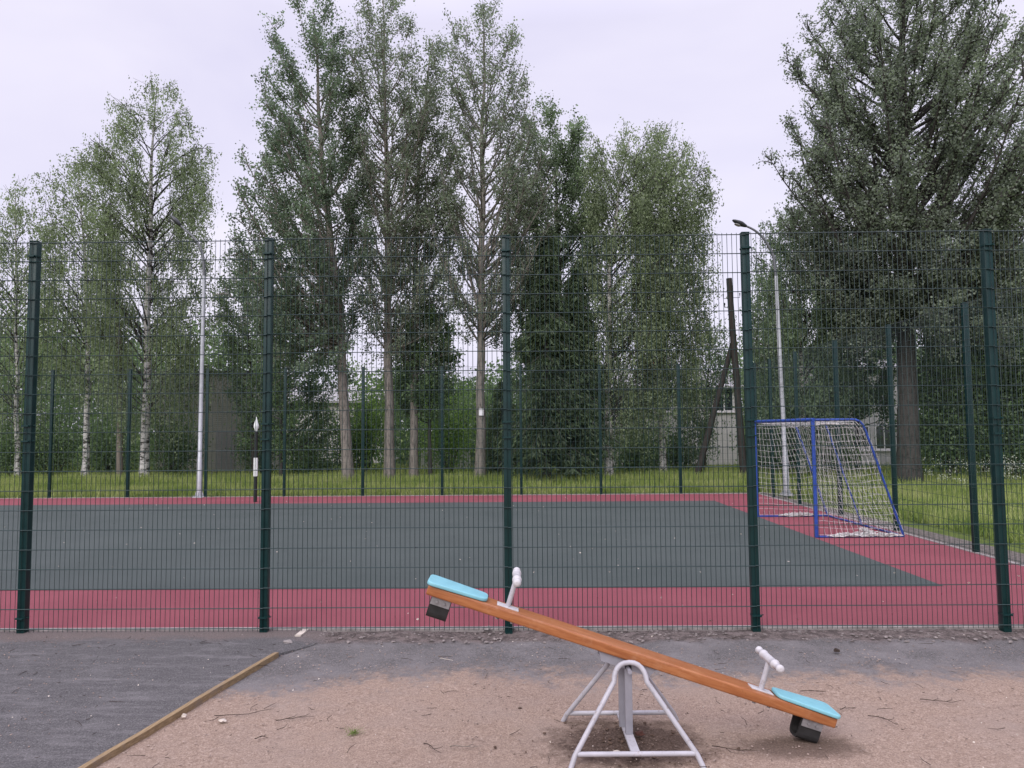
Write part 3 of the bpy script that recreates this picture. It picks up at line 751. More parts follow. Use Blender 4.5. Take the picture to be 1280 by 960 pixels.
DENS = {'birch': 1.8, 'aspen': 1.35, 'poplar': 1.0, 'other': 1.6}
def tree(name, label, kind, Y, trunk, env, nprim, nsub, nleaf, size, leafm, barkm, r0, group='trees behind the court', clear=None, limbs=(), subl=(.5, 1.2), dens=1.0, taper=.75):
    base = at(*trunk[0], Y=Y); base.z = 0; B = np.array(base)
    root = empty(name, base); tag(root, label, 'tree', group)
    tp = [np.array(at(x, y, Y=Y)) - B for x, y in trunk]; tp[0][2] = -.25
    rows = sorted([(float(at((l+r)/2, y, Y=Y).z), float(at((l+r)/2, y, Y=Y).x)-B[0], (r-l)/2*Y/F_PX) for y, l, r in env])
    ez = np.array([r[0] for r in rows]); ex = np.array([r[1] for r in rows]); er = np.array([r[2] for r in rows])*{'birch': 1.12, 'aspen': 1.14, 'poplar': 1.06}.get(kind, 1.1)
    zt = np.array([p[2] for p in tp])
    def tr(z): return np.array([np.interp(z, zt, [p[0] for p in tp]), np.interp(z, zt, [p[1] for p in tp]), z])
    H = zt[-1]
    def trad(z): return max(.02, r0*(1 - min(1, max(0, z)/H))**taper)
    # trunk, finely resampled with slight wobble
    N = 26; zs = np.linspace(-.25, H, N); tm = MB()
    pts = []
    for i, z in enumerate(zs):
        p = tr(z); w = .05*min(1, z/3 if z > 0 else 0); pts.append(Vector((p[0] + mnoise.noise((z*.5, B[0], 0))*w*2, p[1] + mnoise.noise((z*.5, B[0], 5))*w*2, z)))
    tm.tube(pts, [trad(z)*(1.0 + .35*math.exp(-max(z, 0)*1.8)) for z in zs], 10)
    tm.build('trunk', barkm, root)
    bmz = MB(); LP = []; LD = []; LT = []
    zmin = ez[0] if clear is None else float(at(trunk[0][0], clear, Y=Y).z)
    wts = er + .25; cdf_z = np.linspace(ez[0], ez[-1], 200); pw = np.interp(cdf_z, ez, wts)**1.25; pw /= pw.sum()
    def bez(p0, p1, p2, t): t = np.asarray(t)[:, None]; return (1-t)**2*p0 + 2*t*(1-t)*p1 + t*t*p2
    k = 0
    nprim = int(nprim*1.3)
    for i in range(nprim):
        z1 = float(np.interp((i+rng.uniform())/nprim, np.cumsum(pw), cdf_z)); phi = i*2.39996 + rng.uniform(-.4, .4)
        R = float(np.interp(z1, ez, er)); xc = float(np.interp(z1, ez, ex)); rho = rng.uniform(.45, 1.0)**.6*rng.uniform(.93, 1.12)
        tc = tr(min(z1, H)); cx, cy = xc, tc[1]
        tip = np.array([cx + R*rho*math.cos(phi), cy + R*rho*.95*math.sin(phi), z1])
        hd = math.hypot(tip[0]-tc[0], tip[1]-tc[1])
        if kind == 'aspen': kf = rng.uniform(.95, 1.7)
        elif kind == 'poplar': kf = rng.uniform(.7, 1.45)
        elif kind == 'birch': kf = rng.uniform(.5, 1.3)
        else: kf = rng.uniform(.3, .9)
        z0 = max(zmin*.92 + rng.uniform(0, .8), z1 - kf*hd - .2); z0 = min(z0, H*.985)
        s = tr(z0); out = np.array([tip[0]-s[0], tip[1]-s[1], 0.0]); 
        ctl = s + out*.62 + np.array([0, 0, (z1-z0)*(.30 if kind != 'birch' else .75)])
        if kind == 'birch': tip[2] -= .15*hd
        C = bez(s, ctl, tip, np.linspace(0, 1, 8)); ln = np.linalg.norm(tip-s)
        rb = min(trad(z0)*.5, .010 + ln*(.0085 if kind == 'birch' else .012))
        bmz.tube([Vector(p) for p in C], [max(.008, rb*(1-.88*q/7)) for q in range(8)], 5, False)
        ns = max(3, int(nsub*min(1.35, .35 + ln/3.2)))
        for j in range(ns):
            t = rng.uniform(.28, 1.0)**.8; p = bez(s, ctl, tip, [t])[0]; tg = unit(2*(1-t)*(ctl-s) + 2*t*(tip-ctl))
            up = .35 if kind in ('aspen', 'poplar') else .12
            d = unit(tg*.65 + rng.normal(size=3)*.55 + np.array([0, 0, up])); L = rng.uniform(*subl)*(1.12-.45*t)
            e = p + d*L
            bmz.tube([Vector(p), Vector((p+e)/2 + rng.normal(size=3)*.04), Vector(e)], [rb*.34+.004, rb*.2+.004, .005], 3, False)
            m = max(4, int(nleaf*rng.uniform(.65, 1.35)*dens*DENS.get(kind, 1))); tint = np.clip(rng.normal(.5, .2), 0, 1)
            q = rng.uniform(.12, 1.08, size=m)[:, None]
            if kind == 'birch':
                nt = max(3, m//12); st = rng.uniform(.15, 1.05, size=nt); hl = rng.uniform(.25, 1.5, size=nt); jx = rng.normal(size=(nt, 3))*np.array([.16, .16, .1])
                w = rng.integers(0, nt, size=m); f = rng.uniform(0, 1, size=m)
                P_ = p + (e-p)*st[w][:, None] + jx[w]; P_ = P_ + rng.normal(size=(m, 3))*.055; P_[:, 2] -= f*hl[w]; P_[:, 0] += f*hl[w]*.06
                D_ = unit(np.array([0, 0, -1.0]) + rng.normal(size=(m, 3))*.55)
            else:
                P_ = p + (e-p)*np.minimum(q, 1.02) + rng.normal(size=(m, 3))*np.array([.125, .125, .115])
                D_ = unit(rng.normal(size=(m, 3)) + d*.4 + np.array([0, 0, -.25]))
            LP.append(P_); LD.append(D_); LT.append(np.clip(tint + rng.normal(size=m)*.17, 0, 1))
    # leader shoots
    for j in range(int(nsub*2.2)):
        z = rng.uniform(H*.86, H); p = tr(z); d = unit(np.array([rng.normal()*.5, rng.normal()*.5, .9])); L = rng.uniform(.3, .8); e = p + d*L; m = int(nleaf*.9)
        q = rng.uniform(0, 1.05, size=m)[:, None]; LP.append(p + (e-p)*q + rng.normal(size=(m, 3))*.13); LD.append(unit(rng.normal(size=(m, 3)))); LT.append(np.clip(.5+rng.normal(size=m)*.25, 0, 1))
    for lm in limbs:                                   # limbs one can pick out in the photo
        pts = [np.array(at(x, y, Y=Y+dy)) - B for x, y, dy in lm[1]]; n = len(pts)
        bmz.tube([Vector(p) for p in pts], [lm[0]*(1-.75*i/(n-1)) for i in range(n)], 7, False)
    bmz.build('branches', barkm if kind != 'birch' else M['dark_bark'], root)
    P_ = np.concatenate(LP); n = len(P_); sz = size*.88*rng.uniform(.65, 1.35, size=n)
    leaf_mesh('crown', P_, np.concatenate(LD), sz, sz*(.8 if kind != 'birch' else .62), np.concatenate(LT), leafm, root)
    return n
TOTAL = 0
# --- left birches
TOTAL += tree('birch_tree', 'thin birch at the left edge of the view, shorter than the birches beside it', 'birch', 32.5, [(22, 602), (21, 450), (20, 330), (20, 240)],
     [(228, 6, 34), (250, -12, 52), (300, -30, 66), (370, -34, 64), (440, -30, 58), (500, -18, 48), (530, -5, 40)], 46, 7, 34, .105, M['birch_leaf'], M['birch_bark'], .12)
TOTAL += tree('birch_tree', 'birch with a thin white trunk left of the grey wooden pole', 'birch', 32.0, [(106, 602), (111, 470), (107, 350), (98, 205)],
     [(190, 84, 106), (215, 72, 124), (255, 60, 138), (330, 52, 152), (400, 52, 150), (450, 62, 142), (490, 85, 130)], 52, 7, 36, .105, M['birch_leaf'], M['birch_bark'], .15)
TOTAL += tree('birch_tree', 'tallest birch of the left group, white trunk right of the grey wooden pole', 'birch', 30.7, [(180, 603), (184, 470), (187, 330), (190, 200), (196, 105)],
     [(97, 200, 214), (105, 168, 218), (130, 152, 230), (165, 128, 246), (200, 116, 264), (235, 108, 272), (262, 106, 250), (300, 112, 248), (360, 112, 258), (420, 118, 258), (470, 125, 248), (520, 150, 225)], 78, 9, 42, .10, M['birch_leaf'], M['birch_bark'], .19)
# --- aspens
TOTAL += tree('aspen_tree', 'leftmost tall aspen with a pale trunk that forks low to the left', 'aspen', 28.8, [(436, 604), (430, 500), (426, 400), (416, 320), (402, 200), (396, 100), (393, 12)],
     [(4, 376, 410), (22, 356, 418), (60, 344, 430), (100, 332, 436), (150, 320, 448), (200, 305, 456), (240, 292, 460), (290, 276, 460), (340, 288, 455), (390, 306, 448), (440, 322, 435), (480, 345, 425)], 92, 11, 40, .10, M['aspen_leaf2'], M['aspen_low'], .22, clear=430,
     limbs=[(.10, [(428, 425, 0), (420, 395, 0), (408, 340, .2), (396, 260, .4), (380, 150, .5)]), (.07, [(426, 395, 0), (405, 385, -.3), (370, 372, -.6), (362, 365, -.8)]), (.06, [(428, 428, 0), (395, 420, -.4), (352, 405, -.7)])])
TOTAL += tree('aspen_tree', 'highest aspen of the middle group, its crown reaching the top of the photo', 'aspen', 29.5, [(487, 603), (486, 500), (485, 380), (484, 250), (481, 120), (479, -5)],
     [(-14, 462, 500), (10, 450, 512), (40, 440, 522), (75, 432, 538), (120, 426, 546), (180, 428, 548), (240, 430, 548), (310, 434, 546), (370, 445, 540), (420, 455, 530), (460, 470, 515)], 84, 9, 29, .095, M['aspen_leaf'], M['aspen_low'], .21, clear=440,
     limbs=[(.07, [(485, 380, 0), (500, 330, .2), (508, 260, .4)]), (.06, [(484, 300, 0), (465, 250, -.2), (455, 190, -.3)])])
TOTAL += tree('aspen_tree', 'slender aspen just right of the highest aspen, trunk close beside it', 'aspen', 30.2, [(517, 602), (518, 450), (519, 330), (524, 200), (540, 50)],
     [(45, 530, 552), (75, 518, 560), (120, 508, 568), (200, 500, 572), (280, 492, 570), (350, 486, 562), (420, 490, 562), (470, 500, 556)], 58, 9, 29, .10, M['aspen_leaf'], M['aspen_low'], .18, clear=470,
     limbs=[(.06, [(520, 300, 0), (532, 250, .2), (538, 180, .4)])])
TOTAL += tree('aspen_tree', 'airy aspen with open fan of branches directly behind the middle fence post', 'aspen', 29.1, [(600, 604), (601, 500), (602, 380), (603, 250), (604, 120), (606, 14)],
     [(8, 566, 622), (30, 558, 640), (60, 556, 656), (100, 556, 664), (140, 558, 672), (185, 556, 692), (240, 552, 694), (300, 552, 684), (350, 560, 672), (400, 568, 652), (440, 582, 630)], 84, 9, 25, .095, M['aspen_leaf'], M['aspen_bark'], .21, clear=420,
     limbs=[(.08, [(602, 400, 0), (590, 355, .2), (575, 300, .3), (566, 230, .4)]), (.08, [(601, 420, 0), (612, 385, -.2), (640, 330, -.4), (668, 270, -.5)]), (.07, [(603, 330, 0), (625, 260, -.2), (650, 210, -.3)]), (.06, [(604, 290, 0), (592, 220, .2), (585, 150, .3)])])
# --- greener trees in the middle
TOTAL += tree('leafy_tree', 'green leafy tree rising behind the two dark spruces', 'aspen', 31.5, [(702, 602), (700, 450), (697, 300), (693, 160)],
     [(130, 660, 694), (148, 650, 718), (175, 640, 738), (240, 632, 752), (310, 630, 756), (380, 636, 756), (450, 645, 752), (500, 655, 745)], 78, 10, 42, .11, M['green_leaf'], M['dark_bark'], .20, clear=520)
TOTAL += tree('birch_tree', 'weeping birch with a pale trunk right of the dark spruces', 'birch', 29.4, [(761, 603), (760, 480), (762, 350), (772, 240), (788, 168)],
     [(158, 775, 812), (172, 748, 828), (200, 732, 842), (250, 734, 850), (320, 738, 852), (390, 742, 848), (450, 745, 838), (500, 752, 822), (535, 765, 812)], 74, 9, 42, .105, M['birch_leaf'], M['birch_bark'], .17)
TOTAL += tree('birch_tree', 'weeping birch whose hanging right side borders the open sky by the leaning pole', 'birch', 31.0, [(829, 602), (828, 480), (826, 350), (824, 250), (822, 172)],
     [(162, 806, 838), (180, 796, 862), (205, 792, 876), (250, 790, 882), (300, 790, 886), (350, 792, 884), (400, 795, 882), (450, 798, 872), (500, 805, 862)], 66, 9, 42, .105, M['birch_leaf'], M['birch_bark'], .15)
# --- right side
TOTAL += tree('poplar_tree', 'huge spreading poplar with a thick dark trunk at the right of the photo', 'poplar', 27.0, [(1136, 606), (1134, 470), (1132, 330), (1130, 200), (1128, 80), (1128, -50)],
     [(-75, 1080, 1170), (-40, 1052, 1205), (0, 1030, 1232), (40, 1004, 1262), (85, 988, 1284), (130, 980, 1302), (180, 976, 1310), (230, 978, 1315), (280, 984, 1315), (320, 996, 1300), (360, 1010, 1290), (410, 1030, 1265), (450, 1060, 1230)], 205, 14, 50, .095, M['poplar_leaf'], M['dark_bark'], .40, clear=400, taper=.7, subl=(.5, 1.2),
     limbs=[(.12, [(1133, 335, 0), (1152, 300, .3), (1178, 262, .8), (1215, 190, 1.2), (1235, 130, 1.3)]), (.13, [(1132, 318, 0), (1150, 270, .2), (1165, 200, .4), (1180, 110, .6)]), (.14, [(1132, 330, 0), (1108, 300, .3), (1098, 240, .4), (1085, 150, .6)]), (.09, [(1131, 285, 0), (1108, 278, -.4), (1075, 262, -.9)]), (.10, [(1131, 240, 0), (1100, 190, .4), (1060, 130, .9)])])
TOTAL += tree('birch_tree', 'bushy birch left of the huge poplar, foliage hanging behind the right street lamp', 'birch', 29.5, [(1003, 604), (1002, 480), (1000, 380), (990, 265)],
     [(252, 972, 1000), (275, 962, 1030), (310, 956, 1045), (370, 948, 1058), (440, 946, 1062), (500, 948, 1060), (550, 955, 1050)], 66, 9, 44, .11, M['green_leaf'], M['birch_bark'], .14)
TOTAL += tree('leafy_tree', 'dense green tree filling the right edge behind the near fence post', 'other', 30.0, [(1236, 602), (1238, 450), (1240, 300)],
     [(262, 1232, 1262), (290, 1205, 1296), (340, 1180, 1325), (410, 1165, 1340), (480, 1160, 1345), (550, 1158, 1345)], 96, 10, 46, .12, M['bush_leaf'], M['dark_bark'], .2, clear=570)
TOTAL += tree('leafy_tree', 'dark green tree low between the bushy birch and the thick poplar trunk', 'other', 33.0, [(1072, 600), (1070, 480), (1068, 350)],
     [(335, 1050, 1085), (370, 1034, 1108), (420, 1026, 1118), (480, 1024, 1116), (520, 1030, 1108)], 44, 8, 34, .12, M['bush_leaf'], M['dark_bark'], .13, clear=540)
# --- smaller trees
TOTAL += tree('young_tree', 'young tree right of the tall birch, standing beside the grey shed', 'other', 33.5, [(318, 602), (314, 480), (306, 335)],
     [(318, 292, 312), (350, 276, 328), (400, 270, 338), (460, 282, 345), (530, 296, 345)], 44, 8, 28, .11, M['green_leaf'], M['dark_bark'], .09, clear=560)
TOTAL += tree('young_tree', 'slim dark young tree close left of the leftmost pale aspen trunk', 'other', 32.0, [(352, 602), (350, 500), (352, 390)],
     [(370, 340, 362), (410, 325, 390), (460, 318, 410), (520, 322, 412), (565, 335, 400)], 44, 8, 30, .11, M['bush_leaf'], M['dark_bark'], .10, clear=575)
TOTAL += tree('young_tree', 'dark leafy young tree between the two close aspen trunks and the airy aspen', 'other', 30.8, [(538, 602), (537, 500), (535, 400)],
     [(385, 518, 545), (415, 496, 566), (450, 490, 568), (490, 495, 562), (520, 505, 555)], 38, 8, 34, .115, M['bush_leaf'], M['dark_bark'], .09, clear=540)
TOTAL += tree('young_tree', 'young tree in front of the white house, left of the slanting brace', 'birch', 34.0, [(880, 600), (882, 500), (888, 415)],
     [(405, 872, 900), (430, 860, 908), (470, 852, 900), (520, 848, 890), (560, 852, 882)], 38, 7, 30, .11, M['green_leaf'], M['dark_bark'], .08)
TOTAL += tree('young_tree', 'young tree seen between the leaning pole and the right street lamp', 'birch', 36.0, [(962, 600), (962, 480), (962, 350)],
     [(330, 954, 980), (360, 942, 990), (420, 938, 990), (500, 938, 990), (560, 942, 985)], 40, 8, 32, .12, M['green_leaf'], M['dark_bark'], .09)

# --- spruces
def spruce(label, px, top, wid, Y, seed, low=1.2):
    base = at(px, 602, Y=Y); base.z = 0; root = empty('spruce_tree', base); tag(root, label, 'tree', 'trees behind the court')
    H = at(px, top, Y=Y).z; tm = MB(); tm.tube([(0, 0, -.2), (0, 0, H*.5), (0, 0, H)], [.2, .11, .015], 9); tm.build('trunk', M['dark_bark'], root)
    bz = MB(); LP = []; LD = []; LT = []; z = low
    while z < H-.1:
        R = wid*(1-(z-low*.4)/H)**.75*rng.uniform(.8, 1.12); nb = 8
        for k in range(nb):
            a = rng.uniform(0, 6.283); L = R*rng.uniform(.65, 1.1); o = np.array([math.cos(a), math.sin(a), 0])
            s = np.array([0, 0, z+rng.uniform(-.15, .15)]); e = s + o*L + np.array([0, 0, -L*.42]); c = s + o*L*.5 + np.array([0, 0, -L*.02])
            t = np.linspace(0, 1, 5)[:, None]; C = (1-t)**2*s + 2*t*(1-t)*c + t*t*e
            bz.tube([Vector(p) for p in C], [.022*(1-.7*i/4) for i in range(5)], 4, False)
            m = int(26 + L*58); tt = (rng.uniform(.08, 1.03, size=m))[:, None]; p = (1-tt)**2*s + 2*tt*(1-tt)*c + tt*tt*e
            sd = np.array([-o[1], o[0], 0])*rng.normal(size=(m, 1))*(.16 + .18*(1-tt))*min(1, L)
            drop = -np.abs(rng.normal(size=(m, 1)))*.22*(.4+tt); P_ = p + sd + np.concatenate([np.zeros((m, 2)), drop], 1) + rng.normal(size=(m, 3))*.03
            D_ = unit(o*.5 + sd*1.5 + np.array([0, 0, -.6]) + rng.normal(size=(m, 3))*.35)
            LP.append(P_); LD.append(D_); LT.append(np.clip(rng.normal(.45, .2) + rng.normal(size=m)*.15 + .2*(tt[:, 0]-.5), 0, 1))
        z += rng.uniform(.26, .40)
    bz.build('branches', M['dark_bark'], root); P_ = np.concatenate(LP); n = len(P_)
    leaf_mesh('crown', P_, np.concatenate(LD), rng.uniform(.16, .30, size=n), rng.uniform(.035, .07, size=n), np.concatenate(LT), M['needle'], root); return n
TOTAL += spruce('dark spruce with drooping boughs directly right of the middle fence post', 684, 285, 2.3, 28.6, 1)
TOTAL += spruce('dark spruce standing close to the weeping birch, right one of the pair', 722, 330, 2.1, 29.0, 2)
TOTAL += spruce('small dark spruce tucked at the foot of the airy aspen', 628, 470, 1.5, 30.4, 3, .5)

# --- shrubs
def shrub(label, px, Y, w, h, n, m, size=.11, name='shrub', group='shrubs under the trees'):
    base = at(px, 600, Y=Y); base.z = 0; root = empty(name, base); tag(root, label, 'shrub', group)
    st = MB(); LP = []; LT = []
    for k in range(16):
        a = rng.uniform(0, 6.283); rr = w*.5*math.sqrt(rng.uniform(0, 1)); e = np.array([rr*math.cos(a), rr*math.sin(a)*.8, h*rng.uniform(.45, 1.0)*(1-.5*(rr/(w*.5))**2)])
        st.tube([(0.12*math.cos(a), .12*math.sin(a), -.1), Vector(e*.55) + Vector((0, 0, .1)), Vector(e)], [.022, .014, .006], 4, False)
        mm = n//16; LP.append(e*rng.uniform(.35, 1.08, size=(mm, 1)) + rng.normal(size=(mm, 3))*np.array([w*.13, w*.13, h*.10])); LT.append(np.clip(rng.normal(.5, .2) + rng.normal(size=mm)*.18, 0, 1))
    st.build('stems', M['dark_bark'], root); P_ = np.concatenate(LP); P_[:, 2] = np.abs(P_[:, 2]); sz = size*rng.uniform(.7, 1.3, size=len(P_))
    leaf_mesh('foliage', P_, unit(rng.normal(size=P_.shape) + np.array([0, 0, -.2])), sz, sz*.75, np.concatenate(LT), m, root); return len(P_)
for a in (
    ('dark shrub at the left edge behind the far fence', 20, 33.5, 3.6, 3.2, 3800, M['bush_leaf']),
    ('rounded shrub between the thin left birch trunks', 66, 34.0, 3.4, 4.0, 4200, M['bush_leaf']),
    ('shrub filling the gap behind the grey wooden pole', 142, 33.4, 3.0, 3.6, 4000, M['bush_leaf']),
    ('tall shrub between the white birch trunk and the grey shed', 212, 33.0, 2.4, 4.4, 4400, M['bush_leaf']),
    ('shrub growing against the right end of the grey shed', 322, 34.4, 2.0, 4.0, 3000, M['bush_leaf']),
    ('low shrub at the foot of the leftmost pale aspen', 398, 33.8, 2.6, 1.7, 2200, M['bush_leaf']),
    ('light green shrub left of the pair of close aspen trunks', 456, 34.5, 2.4, 6.2, 5600, M['light_leaf']),
    ('light green shrub glowing between the aspens and the middle fence post', 562, 35.0, 3.0, 5.8, 6000, M['light_leaf']),
    ('dark low shrub just right of the airy aspen trunk', 636, 31.5, 2.0, 2.2, 2600, M['bush_leaf']),
    ('dark low shrub under the weeping birches', 790, 31.6, 2.6, 2.4, 3400, M['bush_leaf']),
    ('bushy shrub screening the left white house beside the leftmost aspen', 372, 35.5, 2.8, 4.0, 3600, M['bush_leaf']),
    ('tall shrub hiding the right half of the left white house', 440, 36.0, 3.0, 4.2, 3800, M['bush_leaf']),
    ('shrub between the weeping birches and the left part of the white house', 808, 35.0, 3.0, 4.4, 4600, M['bush_leaf']),
    ('tall shrub right of the leaning pole, behind the goal mouth edge', 958, 33.0, 2.6, 5.4, 5200, M['bush_leaf']),
    ('shrub in front of the white house behind the foot of the dark brace', 848, 35.5, 2.2, 2.2, 2200, M['bush_leaf']),
    ('dark shrub behind the left half of the goal', 990, 32.0, 3.4, 4.8, 6000, M['bush_leaf']),
    ('shrub between the goal and the thick poplar trunk', 1046, 31.0, 2.2, 2.6, 2600, M['bush_leaf']),
    ('broad shrub right of the thick poplar trunk above the white flowers', 1192, 28.2, 3.6, 5.6, 8200, M['bush_leaf']),
    ('shrub at the right edge above the white flowers', 1268, 27.8, 3.2, 5.0, 7000, M['bush_leaf']),
): TOTAL += shrub(*a)

# --- far thicket (a mass nobody could count)
def thicket():
    n = 190000; x = rng.uniform(-44, 44, size=n); y = rng.uniform(37, 60, size=n)
    def top(xx, yy): return np.array([5.0 + 2.0*mnoise.noise((a*.16, b*.12, 0)) + 1.3*mnoise.noise((a*.55, b*.4, 4)) + max(0, min(3.2, (-8-a)*.4)) + (2.5 if a > 16 else 0) for a, b in zip(xx, yy)])
    hh = top(x, y) + (y-40)*.05
    keep = ~((x > 5.2) & (x < 14.2) & (y < 52)) & ~((x > -17) & (x < -8.2) & (y < 57)) & ~((x > 18) & (x < 23) & (y < 50)) & ~((x > -19) & (x < -12) & (y < 43))
    z = hh*rng.uniform(0, 1, size=n)**.75; P_ = np.stack([x, y, z], 1)[keep]; P_ += rng.normal(size=P_.shape)*.12
    t = np.array([.5 + .5*mnoise.noise((p[0]*.5, p[1]*.5, p[2]*.9)) for p in P_]) + rng.normal(size=len(P_))*.14
    sz = rng.uniform(.16, .30, size=len(P_))
    o = leaf_mesh('thicket', P_, unit(rng.normal(size=P_.shape)), sz, sz*.8, t, M['bush_leaf']); tag(o, 'dense dark green undergrowth and far trees behind the trunks', 'undergrowth', kind='stuff')
thicket()

# --- grass
def grass():
    P_ = []; 
    def add(n, x0, x1, y0, y1, fn=None):
        x = rng.uniform(x0, x1, size=n); y = rng.uniform(y0, y1, size=n); P_.append(np.stack([x, y], 1))
    add(52000, -22, 9, 23.35, 31); add(16000, 9, 24, 20, 30); add(16000, -26, 24, 29, 36); add(26000, 8.9, 14.5, 8, 23); add(9000, 14, 24, 12, 22)
    P2 = np.concatenate(P_); c, s = math.cos(FA), math.sin(FA)
    u = c*(P2[:, 0]-FX) + s*(P2[:, 1]-FY); v = -s*(P2[:, 0]-FX) + c*(P2[:, 1]-FY)
    edge = CORNER + .85 - .030*np.clip(v, 0, 20) + .3*np.sin(v*1.7) + .2*np.sin(v*4.1+1)
    ok = (v > LEN + .25 + .15*np.sin(u*1.3) + .1*np.sin(u*3.7)) | (u > edge)
    P2 = P2[ok]; n = len(P2)
    h = rng.uniform(.08, .30, size=n)*np.array([1 + .6*mnoise.noise((p[0]*.35, p[1]*.35, 0)) for p in P2]); far = P2[:, 1] > 27; h[far] *= 1.5
    w = rng.uniform(.014, .03, size=n); a = rng.uniform(0, 6.283, size=n); d = np.stack([np.cos(a), np.sin(a)], 1)
    V = np.zeros((n, 3, 3)); V[:, 0, :2] = P2 - d*w[:, None]; V[:, 1, :2] = P2 + d*w[:, None]; V[:, 2, :2] = P2 + rng.normal(size=(n, 2))*.09; V[:, 2, 2] = h; V[:, :2, 2] = -.05
    me = bpy.data.meshes.new('grass'); me.vertices.add(n*3); me.vertices.foreach_set('co', V.astype(np.float32).ravel()); me.loops.add(n*3); me.loops.foreach_set('vertex_index', np.arange(n*3, dtype=np.int32))
    me.polygons.add(n); me.polygons.foreach_set('loop_start', np.arange(0, n*3, 3, dtype=np.int32))
    t = np.array([.5 + .55*mnoise.noise((p[0]*.5, p[1]*.8, 2)) + .3*mnoise.noise((p[0]*2.1, p[1]*2.1, 8)) for p in P2]) + rng.normal(size=n)*.2
    me.attributes.new('tint', 'FLOAT', 'FACE').data.foreach_set('value', np.clip(t, 0, 1).astype(np.float32)); me.materials.append(M['grass']); me.update(calc_edges=True)
    o = bpy.data.objects.new('grass', me); COL.objects.link(o); tag(o, 'bright green uncut grass between the far fence and the trees', 'grass', kind='stuff')
grass()
# white umbels at the right
def flowers():
    P_ = []
    for k in range(55):
        p = at(rng.uniform(1150, 1330), 600, Y=rng.uniform(24.0, 26.5)); c = np.array([p.x, p.y, rng.uniform(.25, 1.0)])
        m = 20; P_.append(c + rng.normal(size=(m, 3))*np.array([.10, .10, .05]))
    P_ = np.concatenate(P_); o = leaf_mesh('wildflowers', P_, unit(rng.normal(size=P_.shape)*np.array([1, 1, .3])), .038, .034, np.full(len(P_), .5), M['pale_flower']); tag(o, 'white wild flower heads in the tall grass at the right edge', 'flowers', kind='stuff')
flowers()

# ------------------------------------------------------------------ litter and stones
def scatter_stones(name, n, fn, size, m, label, cat):
    ico = [(0, 0, 1), (.89, 0, .45), (.28, .85, .45), (-.72, .53, .45), (-.72, -.53, .45), (.28, -.85, .45), (.72, .53, -.45), (-.28, .85, -.45), (-.89, 0, -.45), (-.28, -.85, -.45), (.72, -.53, -.45), (0, 0, -1)]
    fi = [(0,1,2),(0,2,3),(0,3,4),(0,4,5),(0,5,1),(1,6,2),(2,7,3),(3,8,4),(4,9,5),(5,10,1),(6,7,2),(7,8,3),(8,9,4),(9,10,5),(10,6,1),(11,7,6),(11,8,7),(11,9,8),(11,10,9),(11,6,10)]
    ic = np.array(ico); P_ = np.array([fn() for _ in range(n)]); s = size[0] + (size[1]-size[0])*rng.uniform(0, 1, size=(n, 1, 1))**3
    V = ic[None]*s*rng.uniform(.6, 1.25, size=(n, 12, 3))*np.array([1, 1, .6]); a = rng.uniform(0, 6.28, size=n); ca, sa = np.cos(a)[:, None], np.sin(a)[:, None]
    V = np.stack([V[..., 0]*ca*1.3 - V[..., 1]*sa, V[..., 0]*sa*1.3 + V[..., 1]*ca, V[..., 2]], -1) + P_[:, None, :]
    Fc = (np.array(fi)[None] + (np.arange(n)*12)[:, None, None]).reshape(-1, 3)
    me = bpy.data.meshes.new(name); me.from_pydata(V.reshape(-1, 3).tolist(), [], Fc.tolist()); me.update(); me.materials.append(m)
    o = bpy.data.objects.new(name, me); COL.objects.link(o); tag(o, label, cat, kind='stuff')
def on_play(u0, u1, v0, v1, p=1.0):
    def f():
        return tuple(fr(rng.uniform(u0, u1), v1 - (v1-v0)*rng.uniform(0, 1)**p, .004))
    return f
scatter_stones('gravel', 9000, on_play(-2.6, 6.0, -4.2, -.5), (.0018, .008), M['pebble'], 'fine brown gravel scattered over the sandy playground', 'gravel')
scatter_stones('edge_rubble', 2400, on_play(-9, 8, -.40, .04, 1.8), (.003, .022), M['rubble'], 'pale crumbled rubble along the foot of the near fence', 'rubble')
scatter_stones('path_grit', 2200, lambda: tuple(fr(rng.uniform(-9, -3.0), rng.uniform(-3.5, -.2), .025)), (.002, .008), M['pebble'], 'loose grit on the grey asphalt path', 'grit')
scatter_stones('dark_clods', 240, lambda: tuple(Vector((.745+rng.normal()*.30, 4.93+rng.normal()*.22, .004))), (.003, .013), M['clod'], 'dark soil clods in the hollow under the seesaw', 'soil')
# petals blown over the court
def petals():
    n = 230; P_ = np.array([tuple(fr(rng.uniform(-14, 7), rng.uniform(.3, 15), .022)) for _ in range(n)])
    D_ = unit(rng.normal(size=(n, 3))*np.array([1, 1, .15])); o = leaf_mesh('petal_litter', P_, D_, rng.uniform(.015, .045, size=n), rng.uniform(.01, .03, size=n), np.full(n, .5), M['pale_litter']); tag(o, 'small white petals and scraps scattered over the court', 'litter', kind='stuff')
    n = 170; P_ = np.array([tuple(fr(rng.uniform(-7, 5), rng.uniform(-3.4, -.1), .034)) for _ in range(n)])
    D_ = unit(rng.normal(size=(n, 3))*np.array([1, 1, .12])); o = leaf_mesh('fallen_petals', P_, D_, rng.uniform(.008, .024, size=n), rng.uniform(.006, .016, size=n), np.full(n, .5), M['pale_litter']); tag(o, 'tiny pale petals lying on the playground ground', 'litter', kind='stuff')
petals()
